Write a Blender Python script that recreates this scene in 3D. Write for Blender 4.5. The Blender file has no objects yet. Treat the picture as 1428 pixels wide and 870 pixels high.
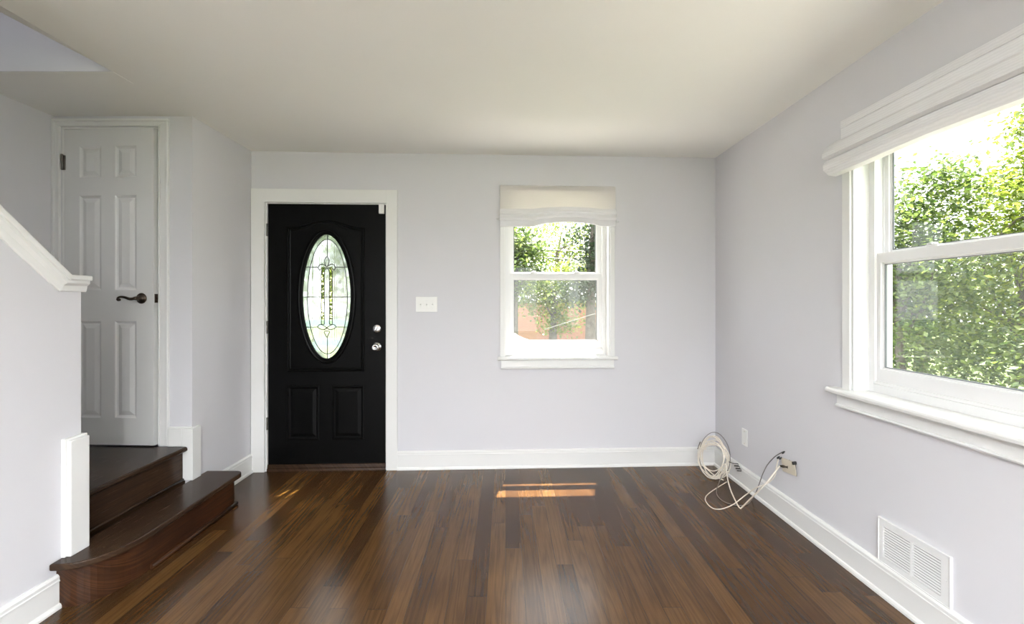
import bpy, bmesh, math, random
from mathutils import Vector, Matrix, noise as mnoise

random.seed(7)
S = bpy.context.scene
COL = S.collection
PI = math.pi

# ------------------------------------------------------------------ camera, world, sun, exposure
F, CX, CY, CAMZ = 635.0, 705.0, 421.0, 1.293
cam = bpy.data.cameras.new('camera')
cam.sensor_width = 36.0
cam.lens = F / 1428 * 36.0
cam.shift_x = (714 - CX) / 1428
cam.shift_y = -(435 - CY) / 1428
cam.clip_start = 0.05
cam.clip_end = 300
camo = bpy.data.objects.new('camera', cam)
COL.objects.link(camo)
camo.location = (0, 0, CAMZ)
camo.rotation_euler = (PI / 2, 0, 0)
S.camera = camo

SKY = 2.0
SUN = 15.5
EXPOSURE = 1.52
FILL_W = 135.0
UP_FILL_W = 7.0
FILL_COLOR = (0.93, 0.96, 1.0)
wd = bpy.data.worlds.new('sky')
S.world = wd
wd.use_nodes = True
bg = wd.node_tree.nodes['Background']
bg.inputs[0].default_value = (0.93, 0.965, 1.0, 1)
bg.inputs[1].default_value = SKY

sun = bpy.data.lights.new('sun', 'SUN')
sun.energy = SUN
sun.angle = math.radians(0.5)
sun.color = (1.0, 0.92, 0.80)
suno = bpy.data.objects.new('sun', sun)
COL.objects.link(suno)
suno.location = (2, 12, 20)
suno.rotation_euler = Vector((0.2, 1.0, 2.9)).to_track_quat('Z', 'Y').to_euler()

S.view_settings.view_transform = 'Standard'
S.view_settings.look = 'None'
S.view_settings.gamma = 1.0
S.view_settings.use_curve_mapping = False
S.view_settings.exposure = EXPOSURE
S.cycles.max_bounces = 14
S.cycles.diffuse_bounces = 8
S.cycles.transparent_max_bounces = 24
S.cycles.sample_clamp_indirect = 8.0
S.cycles.use_denoising = True

# ------------------------------------------------------------------ frames
PHI = math.radians(2.497)
OB = Vector((0, 3.551, 0))
UB = Vector((math.cos(PHI), math.sin(PHI), 0))
NB = Vector((-math.sin(PHI), math.cos(PHI), 0))
CAM = Vector((0, 0, CAMZ))
XR = 1.67          # right wall
XE = -1.935        # entry side wall
YC = 2.812         # closet wall
XL = -2.79         # far stair wall
H = 2.44
YREAR = -3.4


def ray(px, py):
    return Vector(((px - CX) / F, 1.0, (CY - py) / F))


def bw(px, py, d=0.0):
    """photo pixel -> (u, z) on the back wall plane moved d outwards"""
    r = ray(px, py)
    t = ((OB - CAM).dot(NB) + d) / r.dot(NB)
    p = CAM + r * t
    return (p - OB).dot(UB), p.z


def atX(px, py, X):
    t = X / ray(px, py).x
    return CAM + ray(px, py) * t


def atY(px, py, Y):
    return CAM + ray(px, py) * Y


def atZ(px, py, z=0.0):
    r = ray(px, py)
    return CAM + r * ((z - CAMZ) / r.z)


# ------------------------------------------------------------------ materials
def newmat(name):
    m = bpy.data.materials.new(name)
    m.use_nodes = True
    return m, m.node_tree, m.node_tree.nodes['Principled BSDF']


def nd(nt, typ, **kw):
    n = nt.nodes.new(typ)
    for k, v in kw.items():
        setattr(n, k, v)
    return n


def ln(nt, a, b):
    nt.links.new(a, b)


def plain(name, col, rough=0.5, metal=0.0, var=0.04, scale=6.0, bump=0.0, bscale=90.0, spec=0.5, coat=0.0):
    m, nt, p = newmat(name)
    tc = nd(nt, 'ShaderNodeTexCoord')
    ns = nd(nt, 'ShaderNodeTexNoise')
    ns.inputs['Scale'].default_value = scale
    ns.inputs['Detail'].default_value = 4
    ln(nt, tc.outputs['Object'], ns.inputs['Vector'])
    rp = nd(nt, 'ShaderNodeValToRGB')
    rp.color_ramp.elements[0].position = 0.3
    rp.color_ramp.elements[1].position = 0.7
    rp.color_ramp.elements[0].color = (*[c * (1 - var) for c in col], 1)
    rp.color_ramp.elements[1].color = (*[min(1, c * (1 + var)) for c in col], 1)
    ln(nt, ns.outputs['Fac'], rp.inputs['Fac'])
    ln(nt, rp.outputs['Color'], p.inputs['Base Color'])
    p.inputs['Roughness'].default_value = rough
    p.inputs['Metallic'].default_value = metal
    p.inputs['Specular IOR Level'].default_value = spec
    p.inputs['Coat Weight'].default_value = coat
    if bump:
        n2 = nd(nt, 'ShaderNodeTexNoise')
        n2.inputs['Scale'].default_value = bscale
        ln(nt, tc.outputs['Object'], n2.inputs['Vector'])
        b = nd(nt, 'ShaderNodeBump')
        b.inputs['Strength'].default_value = bump
        b.inputs['Distance'].default_value = 0.002
        ln(nt, n2.outputs['Fac'], b.inputs['Height'])
        ln(nt, b.outputs['Normal'], p.inputs['Normal'])
    return m


def mth(nt, op, a, b=None):
    n = nd(nt, 'ShaderNodeMath', operation=op)
    for i, v in enumerate((a, b)):
        if v is None:
            continue
        if isinstance(v, (int, float)):
            n.inputs[i].default_value = v
        else:
            ln(nt, v, n.inputs[i])
    return n.outputs[0]


def wood(name, along='Y', across='X', width=0.083, length=1.25, dark=(0.026, 0.0120, 0.0048), mid=(0.066, 0.0303, 0.0098),
         light=(0.145, 0.074, 0.026), rough=0.22, spec=0.35, gaps=True, planks=True):
    m, nt, p = newmat(name)
    tc = nd(nt, 'ShaderNodeTexCoord')
    sx = nd(nt, 'ShaderNodeSeparateXYZ')
    ln(nt, tc.outputs['Object'], sx.inputs[0])
    a, c = sx.outputs[across], sx.outputs[along]
    third = [k for k in 'XYZ' if k not in (along, across)][0]
    t3 = sx.outputs[third]
    if planks:
        rowf = mth(nt, 'DIVIDE', a, width)
        row = mth(nt, 'FLOOR', rowf)
        w1 = nd(nt, 'ShaderNodeTexWhiteNoise', noise_dimensions='1D')
        ln(nt, row, w1.inputs['W'])
        seg = mth(nt, 'FLOOR', mth(nt, 'ADD', mth(nt, 'DIVIDE', c, length), mth(nt, 'MULTIPLY', w1.outputs['Value'], 5.3)))
        cid = nd(nt, 'ShaderNodeCombineXYZ')
        ln(nt, row, cid.inputs[0])
        ln(nt, seg, cid.inputs[1])
        w2 = nd(nt, 'ShaderNodeTexWhiteNoise', noise_dimensions='2D')
        ln(nt, cid.outputs[0], w2.inputs['Vector'])
        rnd = w2.outputs['Value']
    else:
        v = nd(nt, 'ShaderNodeValue')
        v.outputs[0].default_value = 0.42
        rnd = v.outputs[0]
    off = mth(nt, 'MULTIPLY', rnd, 37.0)
    # figure: slow contour bands stretched along the board
    v1 = nd(nt, 'ShaderNodeCombineXYZ')
    ln(nt, mth(nt, 'MULTIPLY', mth(nt, 'ADD', a, t3), 13.0), v1.inputs[0])
    ln(nt, mth(nt, 'MULTIPLY', c, 0.62), v1.inputs[1])
    ln(nt, off, v1.inputs[2])
    n1 = nd(nt, 'ShaderNodeTexNoise')
    n1.inputs['Scale'].default_value = 1.0
    n1.inputs['Detail'].default_value = 2.0
    n1.inputs['Roughness'].default_value = 0.45
    ln(nt, v1.outputs[0], n1.inputs['Vector'])
    rings = mth(nt, 'MULTIPLY', mth(nt, 'ADD', mth(nt, 'SINE', mth(nt, 'MULTIPLY', n1.outputs['Fac'], 62.0)), 1.0), 0.5)
    # pores: fine streaks
    v2 = nd(nt, 'ShaderNodeCombineXYZ')
    ln(nt, mth(nt, 'MULTIPLY', mth(nt, 'ADD', a, t3), 330.0), v2.inputs[0])
    ln(nt, mth(nt, 'MULTIPLY', c, 9.0), v2.inputs[1])
    ln(nt, off, v2.inputs[2])
    n2 = nd(nt, 'ShaderNodeTexNoise')
    n2.inputs['Scale'].default_value = 1.0
    n2.inputs['Detail'].default_value = 3.0
    ln(nt, v2.outputs[0], n2.inputs['Vector'])
    # blotches of stain
    n3 = nd(nt, 'ShaderNodeTexNoise')
    n3.inputs['Scale'].default_value = 2.2
    n3.inputs['Detail'].default_value = 3.0
    ln(nt, tc.outputs['Object'], n3.inputs['Vector'])
    t = mth(nt, 'ADD', mth(nt, 'ADD', mth(nt, 'MULTIPLY', rnd, 0.48), 0.12), mth(nt, 'MULTIPLY', mth(nt, 'SUBTRACT', n3.outputs['Fac'], 0.5), 0.5))
    t = mth(nt, 'ADD', t, mth(nt, 'MULTIPLY', mth(nt, 'POWER', rings, 0.5), 0.20))
    t = mth(nt, 'ADD', t, mth(nt, 'MULTIPLY', mth(nt, 'SUBTRACT', n2.outputs['Fac'], 0.5), 0.5))
    rp = nd(nt, 'ShaderNodeValToRGB')
    e = rp.color_ramp.elements
    e[0].position, e[0].color = 0.05, (*dark, 1)
    e[1].position, e[1].color = 1.0, (*light, 1)
    k = e.new(0.45)
    k.color = (*mid, 1)
    ln(nt, t, rp.inputs['Fac'])
    colr = rp.outputs['Color']
    if planks and gaps:
        fr = mth(nt, 'FRACT', rowf)
        g = mth(nt, 'LESS_THAN', fr, 0.018)
        fs = mth(nt, 'FRACT', mth(nt, 'ADD', mth(nt, 'DIVIDE', c, length), mth(nt, 'MULTIPLY', w1.outputs['Value'], 5.3)))
        g2 = mth(nt, 'LESS_THAN', fs, 0.0014)
        gg = mth(nt, 'MAXIMUM', g, g2)
        mx = nd(nt, 'ShaderNodeMix', data_type='RGBA')
        ln(nt, mth(nt, 'MULTIPLY', gg, 0.75), mx.inputs['Factor'])
        ln(nt, colr, mx.inputs['A'])
        mx.inputs['B'].default_value = (0.012, 0.007, 0.004, 1)
        colr = mx.outputs['Result']
    ln(nt, colr, p.inputs['Base Color'])
    ln(nt, mth(nt, 'ADD', rough - 0.05, mth(nt, 'MULTIPLY', n2.outputs['Fac'], 0.12)), p.inputs['Roughness'])
    b = nd(nt, 'ShaderNodeBump')
    p.inputs['Specular IOR Level'].default_value = spec
    b.inputs['Strength'].default_value = 0.10
    b.inputs['Distance'].default_value = 0.001
    ln(nt, n2.outputs['Fac'], b.inputs['Height'])
    ln(nt, b.outputs['Normal'], p.inputs['Normal'])
    return m


def glassmat(name, tint=(1, 1, 1), refl=0.055):
    m, nt, p = newmat(name)
    nt.nodes.remove(p)
    out = nt.nodes['Material Output']
    tr = nd(nt, 'ShaderNodeBsdfTransparent')
    tr.inputs[0].default_value = (*tint, 1)
    gl = nd(nt, 'ShaderNodeBsdfGlossy')
    gl.inputs['Roughness'].default_value = 0.02
    g = nd(nt, 'ShaderNodeNewGeometry')
    dt = nd(nt, 'ShaderNodeVectorMath', operation='DOT_PRODUCT')
    ln(nt, g.outputs['Normal'], dt.inputs[0])
    ln(nt, g.outputs['Incoming'], dt.inputs[1])
    k = mth(nt, 'POWER', mth(nt, 'SUBTRACT', 1.0, mth(nt, 'ABSOLUTE', dt.outputs['Value'])), 5.0)
    f = mth(nt, 'ADD', 0.04, mth(nt, 'MULTIPLY', k, 0.90))
    mx = nd(nt, 'ShaderNodeMixShader')
    ln(nt, f, mx.inputs[0])
    ln(nt, tr.outputs[0], mx.inputs[1])
    ln(nt, gl.outputs[0], mx.inputs[2])
    ln(nt, mx.outputs[0], out.inputs['Surface'])
    return m


def frosted(name, tint, rough, clear):
    m, nt, p = newmat(name)
    nt.nodes.remove(p)
    out = nt.nodes['Material Output']
    tr = nd(nt, 'ShaderNodeBsdfTransparent')
    tr.inputs[0].default_value = (*tint, 1)
    rf = nd(nt, 'ShaderNodeBsdfRefraction')
    rf.inputs['Color'].default_value = (*tint, 1)
    rf.inputs['Roughness'].default_value = rough
    rf.inputs['IOR'].default_value = 1.12
    tc = nd(nt, 'ShaderNodeTexCoord')
    ns = nd(nt, 'ShaderNodeTexNoise')
    ns.inputs['Scale'].default_value = 60
    ln(nt, tc.outputs['Object'], ns.inputs['Vector'])
    b = nd(nt, 'ShaderNodeBump')
    b.inputs['Strength'].default_value = 0.18
    b.inputs['Distance'].default_value = 0.003
    ln(nt, ns.outputs['Fac'], b.inputs['Height'])
    ln(nt, b.outputs['Normal'], rf.inputs['Normal'])
    tl = nd(nt, 'ShaderNodeBsdfTranslucent')
    tl.inputs[0].default_value = (*tint, 1)
    m1 = nd(nt, 'ShaderNodeMixShader')
    m1.inputs[0].default_value = 0.10
    ln(nt, rf.outputs[0], m1.inputs[1])
    ln(nt, tl.outputs[0], m1.inputs[2])
    m2 = nd(nt, 'ShaderNodeMixShader')
    m2.inputs[0].default_value = clear
    ln(nt, m1.outputs[0], m2.inputs[1])
    ln(nt, tr.outputs[0], m2.inputs[2])
    ln(nt, m2.outputs[0], out.inputs['Surface'])
    return m


def clothmat(name, col, trans=0.4):
    m, nt, p = newmat(name)
    nt.nodes.remove(p)
    out = nt.nodes['Material Output']
    tc = nd(nt, 'ShaderNodeTexCoord')
    wv = nd(nt, 'ShaderNodeTexWave', bands_direction='Z')
    wv.inputs['Scale'].default_value = 30
    wv.inputs['Distortion'].default_value = 4
    wv.inputs['Detail'].default_value = 2
    ln(nt, tc.outputs['Object'], wv.inputs['Vector'])
    rp = nd(nt, 'ShaderNodeValToRGB')
    rp.color_ramp.elements[0].color = (*[c * 0.94 for c in col], 1)
    rp.color_ramp.elements[1].color = (*col, 1)
    ln(nt, wv.outputs['Fac'], rp.inputs['Fac'])
    d = nd(nt, 'ShaderNodeBsdfDiffuse')
    t = nd(nt, 'ShaderNodeBsdfTranslucent')
    ln(nt, rp.outputs['Color'], d.inputs[0])
    ln(nt, rp.outputs['Color'], t.inputs[0])
    mx = nd(nt, 'ShaderNodeMixShader')
    mx.inputs[0].default_value = trans
    ln(nt, d.outputs[0], mx.inputs[1])
    ln(nt, t.outputs[0], mx.inputs[2])
    ln(nt, mx.outputs[0], out.inputs['Surface'])
    return m


def screenmat(name, op=0.3):
    m, nt, p = newmat(name)
    nt.nodes.remove(p)
    out = nt.nodes['Material Output']
    d = nd(nt, 'ShaderNodeBsdfDiffuse')
    d.inputs[0].default_value = (0.30, 0.31, 0.31, 1)
    tl = nd(nt, 'ShaderNodeBsdfTranslucent')
    tl.inputs[0].default_value = (0.30, 0.31, 0.31, 1)
    m0 = nd(nt, 'ShaderNodeMixShader')
    ln(nt, d.outputs[0], m0.inputs[1])
    ln(nt, tl.outputs[0], m0.inputs[2])
    t = nd(nt, 'ShaderNodeBsdfTransparent')
    mx = nd(nt, 'ShaderNodeMixShader')
    mx.inputs[0].default_value = 1 - op
    ln(nt, m0.outputs[0], mx.inputs[1])
    ln(nt, t.outputs[0], mx.inputs[2])
    ln(nt, mx.outputs[0], out.inputs['Surface'])
    return m


def leafmat(name, c1, c2, trans=0.52):
    m, nt, p = newmat(name)
    nt.nodes.remove(p)
    out = nt.nodes['Material Output']
    g = nd(nt, 'ShaderNodeNewGeometry')
    rp = nd(nt, 'ShaderNodeValToRGB')
    rp.color_ramp.elements[0].color = (*c1, 1)
    rp.color_ramp.elements[1].color = (*c2, 1)
    ln(nt, g.outputs['Random Per Island'], rp.inputs['Fac'])
    d = nd(nt, 'ShaderNodeBsdfDiffuse')
    t = nd(nt, 'ShaderNodeBsdfTranslucent')
    gl = nd(nt, 'ShaderNodeBsdfGlossy')
    gl.inputs['Roughness'].default_value = 0.45
    ln(nt, rp.outputs['Color'], d.inputs[0])
    ln(nt, rp.outputs['Color'], t.inputs[0])
    mx = nd(nt, 'ShaderNodeMixShader')
    mx.inputs[0].default_value = trans
    ln(nt, d.outputs[0], mx.inputs[1])
    ln(nt, t.outputs[0], mx.inputs[2])
    m2 = nd(nt, 'ShaderNodeMixShader')
    m2.inputs[0].default_value = 0.06
    ln(nt, mx.outputs[0], m2.inputs[1])
    ln(nt, gl.outputs[0], m2.inputs[2])
    ln(nt, m2.outputs[0], out.inputs['Surface'])
    return m


def brickmat(name):
    m, nt, p = newmat(name)
    tc = nd(nt, 'ShaderNodeTexCoord')
    mp = nd(nt, 'ShaderNodeMapping')
    mp.inputs['Rotation'].default_value = (PI / 2, 0, 0)
    ln(nt, tc.outputs['Object'], mp.inputs['Vector'])
    b = nd(nt, 'ShaderNodeTexBrick')
    b.inputs['Color1'].default_value = (0.36, 0.145, 0.085, 1)
    b.inputs['Color2'].default_value = (0.28, 0.11, 0.07, 1)
    b.inputs['Mortar'].default_value = (0.42, 0.36, 0.30, 1)
    b.inputs['Scale'].default_value = 4.6
    b.inputs['Mortar Size'].default_value = 0.012
    ln(nt, mp.outputs[0], b.inputs['Vector'])
    ln(nt, b.outputs['Color'], p.inputs['Base Color'])
    p.inputs['Roughness'].default_value = 0.9
    return m


def grassmat(name):
    m, nt, p = newmat(name)
    tc = nd(nt, 'ShaderNodeTexCoord')
    ns = nd(nt, 'ShaderNodeTexNoise')
    ns.inputs['Scale'].default_value = 3.0
    ns.inputs['Detail'].default_value = 8
    ln(nt, tc.outputs['Object'], ns.inputs['Vector'])
    rp = nd(nt, 'ShaderNodeValToRGB')
    rp.color_ramp.elements[0].position = 0.35
    rp.color_ramp.elements[1].position = 0.68
    rp.color_ramp.elements[0].color = (0.035, 0.07, 0.012, 1)
    rp.color_ramp.elements[1].color = (0.11, 0.14, 0.035, 1)
    ln(nt, ns.outputs['Fac'], rp.inputs['Fac'])
    ln(nt, rp.outputs['Color'], p.inputs['Base Color'])
    p.inputs['Roughness'].default_value = 0.95
    return m


M = {
    'wall': plain('wall paint', (0.665, 0.66, 0.69), 0.75, var=0.008, scale=2, bump=0.06, bscale=260, spec=0.25),
    'ceil': plain('ceiling paint', (0.845, 0.84, 0.815), 0.85, var=0.008, scale=2, spec=0.2),
    'trim': plain('white trim paint', (0.77, 0.77, 0.76), 0.38, var=0.01, scale=4),
    'vinyl': plain('white vinyl', (0.76, 0.76, 0.765), 0.32, var=0.008, scale=4),
    'closet': plain('white door paint', (0.70, 0.70, 0.69), 0.45, var=0.01, scale=4),
    'black': plain('black door paint', (0.003, 0.003, 0.003), 0.34, var=0.15, scale=12, bump=0.05, bscale=180, spec=0.085),
    'chrome': plain('brushed chrome', (0.74, 0.74, 0.75), 0.2, metal=1.0, var=0.05, scale=30),
    'bronze': plain('aged bronze', (0.085, 0.066, 0.05), 0.3, metal=1.0, var=0.3, scale=40),
    'steel': plain('dull hinge steel', (0.25, 0.24, 0.22), 0.4, metal=1.0, var=0.15, scale=40),
    'lead': plain('lead came', (0.03, 0.03, 0.032), 0.5, metal=0.3, var=0.1, scale=30),
    'plate': plain('white switch plastic', (0.82, 0.82, 0.80), 0.35, var=0.01, scale=10),
    'ivory': plain('ivory plastic', (0.60, 0.54, 0.44), 0.4, var=0.04, scale=20),
    'gap_shade': plain('painted gap shade', (0.03, 0.03, 0.03), 0.8, var=0.2, scale=30),  # near-black colour stands in for shade inside recesses
    'gasket': plain('grey glazing gasket', (0.16, 0.17, 0.18), 0.6, var=0.05),
    'cable': plain('ivory cable jacket', (0.78, 0.72, 0.63), 0.42, var=0.08, scale=14),
    'greycable': plain('grey cable jacket', (0.19, 0.18, 0.17), 0.45, var=0.1, scale=14),
    'blackplastic': plain('black plastic', (0.02, 0.02, 0.02), 0.4, var=0.2, scale=30),
    'vent': plain('white enamelled steel', (0.79, 0.79, 0.79), 0.4, var=0.01, scale=8),
    'floor': wood('dark oak floor'),
    'tread': wood('dark stained tread', width=0.42, length=6.0, dark=(0.018, 0.010, 0.007), mid=(0.035, 0.019, 0.011), light=(0.075, 0.042, 0.022), rough=0.24, planks=False, spec=0.2),
    'riser': wood('red brown riser', along='Y', across='Z', dark=(0.010, 0.004, 0.0025), mid=(0.030, 0.0115, 0.005), light=(0.13, 0.050, 0.018), rough=0.3, planks=False, spec=0.25),
    'glass': glassmat('window glass', (0.97, 0.985, 0.98)),
    'cloth': clothmat('white linen shade', (0.84, 0.815, 0.80), 0.45),
    'heavycloth': clothmat('white lined shade', (0.86, 0.855, 0.875), 0.16),
    'screen': screenmat('insect screen', 0.11),
    'leaf_a': leafmat('yellow green leaves', (0.08, 0.14, 0.012), (0.27, 0.32, 0.045)),
    'leaf_b': leafmat('mid green leaves', (0.026, 0.065, 0.010), (0.19, 0.26, 0.055)),
    'leaf_c': leafmat('blue green leaves', (0.012, 0.034, 0.012), (0.06, 0.09, 0.035)),
    'bark': plain('grey bark', (0.10, 0.085, 0.07), 0.9, var=0.3, scale=9, bump=0.5, bscale=25),
    'brick': brickmat('red brick'),
    'siding': plain('pale siding', (0.62, 0.62, 0.60), 0.7, var=0.03),
    'roof': plain('grey shingles', (0.16, 0.15, 0.15), 0.9, var=0.2, scale=20),
    'concrete': plain('concrete', (0.55, 0.53, 0.48), 0.9, var=0.1, scale=5),
    'asphalt': plain('asphalt', (0.17, 0.17, 0.17), 0.9, var=0.15, scale=9),
    'grass': grassmat('lawn'),
    'carpaint': plain('white car paint', (0.8, 0.8, 0.8), 0.2, var=0.01, coat=0.6),
    'carglass': plain('dark car glass', (0.03, 0.035, 0.04), 0.08, var=0.05),
    'tire': plain('tyre rubber', (0.02, 0.02, 0.02), 0.8, var=0.1),
    'rail': plain('blue green rail paint', (0.16, 0.30, 0.30), 0.5, var=0.05),
    'glass_white': frosted('frosted white glass', (0.54, 0.56, 0.57), 0.22, 0.04),
    'glass_green': frosted('rippled pale green glass', (0.64, 0.68, 0.65), 0.20, 0.06),
    'glass_yellow': frosted('pale yellow glass', (0.96, 0.95, 0.72), 0.10, 0.12),
    'glass_clear': glassmat('clear bevelled glass', (0.95, 0.95, 0.72)),
}


# ------------------------------------------------------------------ mesh helpers
class MB:
    def __init__(self):
        self.bm = bmesh.new()

    def _add(self, verts, faces, smooth=False):
        vs = [self.bm.verts.new(v) for v in verts]
        for f in faces:
            try:
                fc = self.bm.faces.new([vs[i] for i in f])
                fc.smooth = smooth
            except ValueError:
                pass
        return vs

    def box(self, x0, x1, y0, y1, z0, z1, bev=0.0, mat=None):
        t = bmesh.new()
        vs = [t.verts.new((x, y, z)) for z in (z0, z1) for y in (y0, y1) for x in (x0, x1)]
        for f in ((0, 2, 3, 1), (4, 5, 7, 6), (0, 1, 5, 4), (2, 6, 7, 3), (0, 4, 6, 2), (1, 3, 7, 5)):
            t.faces.new([vs[i] for i in f])
        if bev:
            bmesh.ops.bevel(t, geom=list(t.edges), offset=bev, segments=2, affect='EDGES', profile=0.6)
        self.merge(t, mat)
        return self

    def merge(self, t, mat=None):
        if mat is not None:
            bmesh.ops.transform(t, matrix=mat, verts=t.verts)
        bmesh.ops.recalc_face_normals(t, faces=t.faces)
        t.verts.index_update()
        vs = [self.bm.verts.new(v.co) for v in t.verts]
        for f in t.faces:
            try:
                n = self.bm.faces.new([vs[v.index] for v in f.verts])
                n.smooth = f.smooth
            except ValueError:
                pass
        t.free()

    def prism(self, poly, axis, a, b, bev=0.0):
        """extrude 2-D polygon along axis from a to b; poly in the other two axes in xyz order"""
        t = bmesh.new()

        def P(p, k):
            if axis == 'x':
                return (k, p[0], p[1])
            if axis == 'y':
                return (p[0], k, p[1])
            return (p[0], p[1], k)
        v0 = [t.verts.new(P(p, a)) for p in poly]
        v1 = [t.verts.new(P(p, b)) for p in poly]
        n = len(poly)
        t.faces.new(v0)
        t.faces.new(v1[::-1])
        for i in range(n):
            t.faces.new((v0[i], v0[(i + 1) % n], v1[(i + 1) % n], v1[i]))
        bmesh.ops.recalc_face_normals(t, faces=t.faces)
        if bev:
            bmesh.ops.bevel(t, geom=list(t.edges), offset=bev, segments=2, affect='EDGES', profile=0.6)
        self.merge(t)
        return self

    def tube(self, pts, r, n=8, closed=False, smooth=True, cap=True, radii=None):
        pts = [Vector(p) for p in pts]
        N = len(pts)
        rings = []
        nrm = None
        for i, p in enumerate(pts):
            if closed:
                d = pts[(i + 1) % N] - pts[i - 1]
            else:
                d = pts[min(i + 1, N - 1)] - pts[max(i - 1, 0)]
            if d.length < 1e-9:
                d = Vector((0, 0, 1))
            d.normalize()
            if nrm is None:
                nrm = d.orthogonal().normalized()
            else:
                nrm = (nrm - d * nrm.dot(d))
                if nrm.length < 1e-6:
                    nrm = d.orthogonal()
                nrm.normalize()
            bn = d.cross(nrm)
            rr = radii[i] if radii else r
            rings.append([self.bm.verts.new(p + nrm * (rr * math.cos(2 * PI * k / n)) + bn * (rr * math.sin(2 * PI * k / n))) for k in range(n)])
        for i in range(N if closed else N - 1):
            A, B = rings[i], rings[(i + 1) % N]
            for k in range(n):
                f = self.bm.faces.new((A[k], A[(k + 1) % n], B[(k + 1) % n], B[k]))
                f.smooth = smooth
        if cap and not closed:
            self.bm.faces.new(rings[0][::-1])
            self.bm.faces.new(rings[-1])
        return self

    def lathe(self, prof, origin, axis, n=28, smooth=True):
        """prof list of (r, h) along axis from origin"""
        ax = Vector(axis).normalized()
        a = ax.orthogonal().normalized()
        b = ax.cross(a)
        o = Vector(origin)
        rings = []
        for r, h in prof:
            if r < 1e-6:
                rings.append([self.bm.verts.new(o + ax * h)])
            else:
                rings.append([self.bm.verts.new(o + ax * h + a * (r * math.cos(2 * PI * k / n)) + b * (r * math.sin(2 * PI * k / n))) for k in range(n)])
        for A, B in zip(rings, rings[1:]):
            for k in range(n):
                k2 = (k + 1) % n
                if len(A) == 1 and len(B) == 1:
                    continue
                if len(A) == 1:
                    f = self.bm.faces.new((A[0], B[k2], B[k]))
                elif len(B) == 1:
                    f = self.bm.faces.new((A[k], A[k2], B[0]))
                else:
                    f = self.bm.faces.new((A[k], A[k2], B[k2], B[k]))
                f.smooth = smooth
        return self

    def sweep_yz(self, prof, path):
        """prof: closed list of (x, n) - x sideways, n along the path normal; path: (y, z) points, open, mitred"""
        N = len(path)
        rings = []
        for i in range(N):
            p = Vector(path[i])
            d1 = (Vector(path[i]) - Vector(path[i - 1])).normalized() if i else None
            d2 = (Vector(path[i + 1]) - Vector(path[i])).normalized() if i < N - 1 else None
            if d1 is None:
                d1 = d2
            if d2 is None:
                d2 = d1
            n1 = Vector((d1.y, -d1.x))
            n2 = Vector((d2.y, -d2.x))
            nn = (n1 + n2).normalized()
            sc = 1 / max(0.3, nn.dot(n1))
            rings.append([self.bm.verts.new((x, p.x + nn.x * n * sc, p.y + nn.y * n * sc)) for x, n in prof])
        m = len(prof)
        for A, B in zip(rings, rings[1:]):
            for k in range(m):
                self.bm.faces.new((A[k], A[(k + 1) % m], B[(k + 1) % m], B[k]))
        self.bm.faces.new(rings[0][::-1])
        self.bm.faces.new(rings[-1])
        return self

    def moulding(self, outline, prof, y=0.0):
        """closed outline in local (x,z), profile (inset, out) - ridge standing out (-y) of plane y"""
        N = len(outline)
        area = sum(outline[i][0] * outline[(i + 1) % N][1] - outline[(i + 1) % N][0] * outline[i][1] for i in range(N))
        o = outline if area > 0 else outline[::-1]
        rings = []
        for i in range(N):
            p, a, b = Vector(o[i]), Vector(o[i - 1]), Vector(o[(i + 1) % N])
            d1, d2 = (p - a).normalized(), (b - p).normalized()
            n1, n2 = Vector((-d1.y, d1.x)), Vector((-d2.y, d2.x))
            nn = (n1 + n2).normalized()
            sc = 1 / max(0.4, nn.dot(n1))
            rings.append([self.bm.verts.new((p.x + nn.x * s * sc, y - h, p.y + nn.y * s * sc)) for s, h in prof])
        for i in range(N):
            A, B = rings[i], rings[(i + 1) % N]
            for k in range(len(prof) - 1):
                self.bm.faces.new((A[k], B[k], B[k + 1], A[k + 1]))
        return self

    def build(self, name, mat, parent=None, loc=None, rz=None, label=None, fix=True):
        if fix:
            bmesh.ops.recalc_face_normals(self.bm, faces=self.bm.faces)
        me = bpy.data.meshes.new(name)
        self.bm.to_mesh(me)
        self.bm.free()
        me.materials.append(M[mat] if isinstance(mat, str) else mat)
        o = bpy.data.objects.new(name, me)
        COL.objects.link(o)
        if loc is not None:
            o.location = loc
        if rz is not None:
            o.rotation_euler = (0, 0, rz)
        if parent is not None:
            o.parent = parent
        if label:
            o['label'] = label
        return o


def tag(o, label, cat, group=None, kind=None):
    o['label'] = label
    o['category'] = cat
    if group:
        o['group'] = group
    if kind:
        o['kind'] = kind
    return o


def thing(name, loc, rz=0.0, label=None, cat=None, group=None, kind=None):
    o = bpy.data.objects.new(name, None)
    o.empty_display_size = 0.1
    COL.objects.link(o)
    o.location = loc
    o.rotation_euler = (0, 0, rz)
    tag(o, label, cat, group, kind)
    return o


def catmull(pts, sub=8, closed=False):
    pts = [Vector(p) for p in pts]
    N = len(pts)
    out = []
    for i in range(N if closed else N - 1):
        if closed:
            p0, p1, p2, p3 = pts[i - 1], pts[i], pts[(i + 1) % N], pts[(i + 2) % N]
        else:
            p0, p1, p2, p3 = pts[max(i - 1, 0)], pts[i], pts[i + 1], pts[min(i + 2, N - 1)]
        for k in range(sub):
            t = k / sub
            out.append(0.5 * ((2 * p1) + (p2 - p0) * t + (2 * p0 - 5 * p1 + 4 * p2 - p3) * t * t + (3 * p1 - p0 - 3 * p2 + p3) * t ** 3))
    if not closed:
        out.append(pts[-1])
    return out


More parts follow.
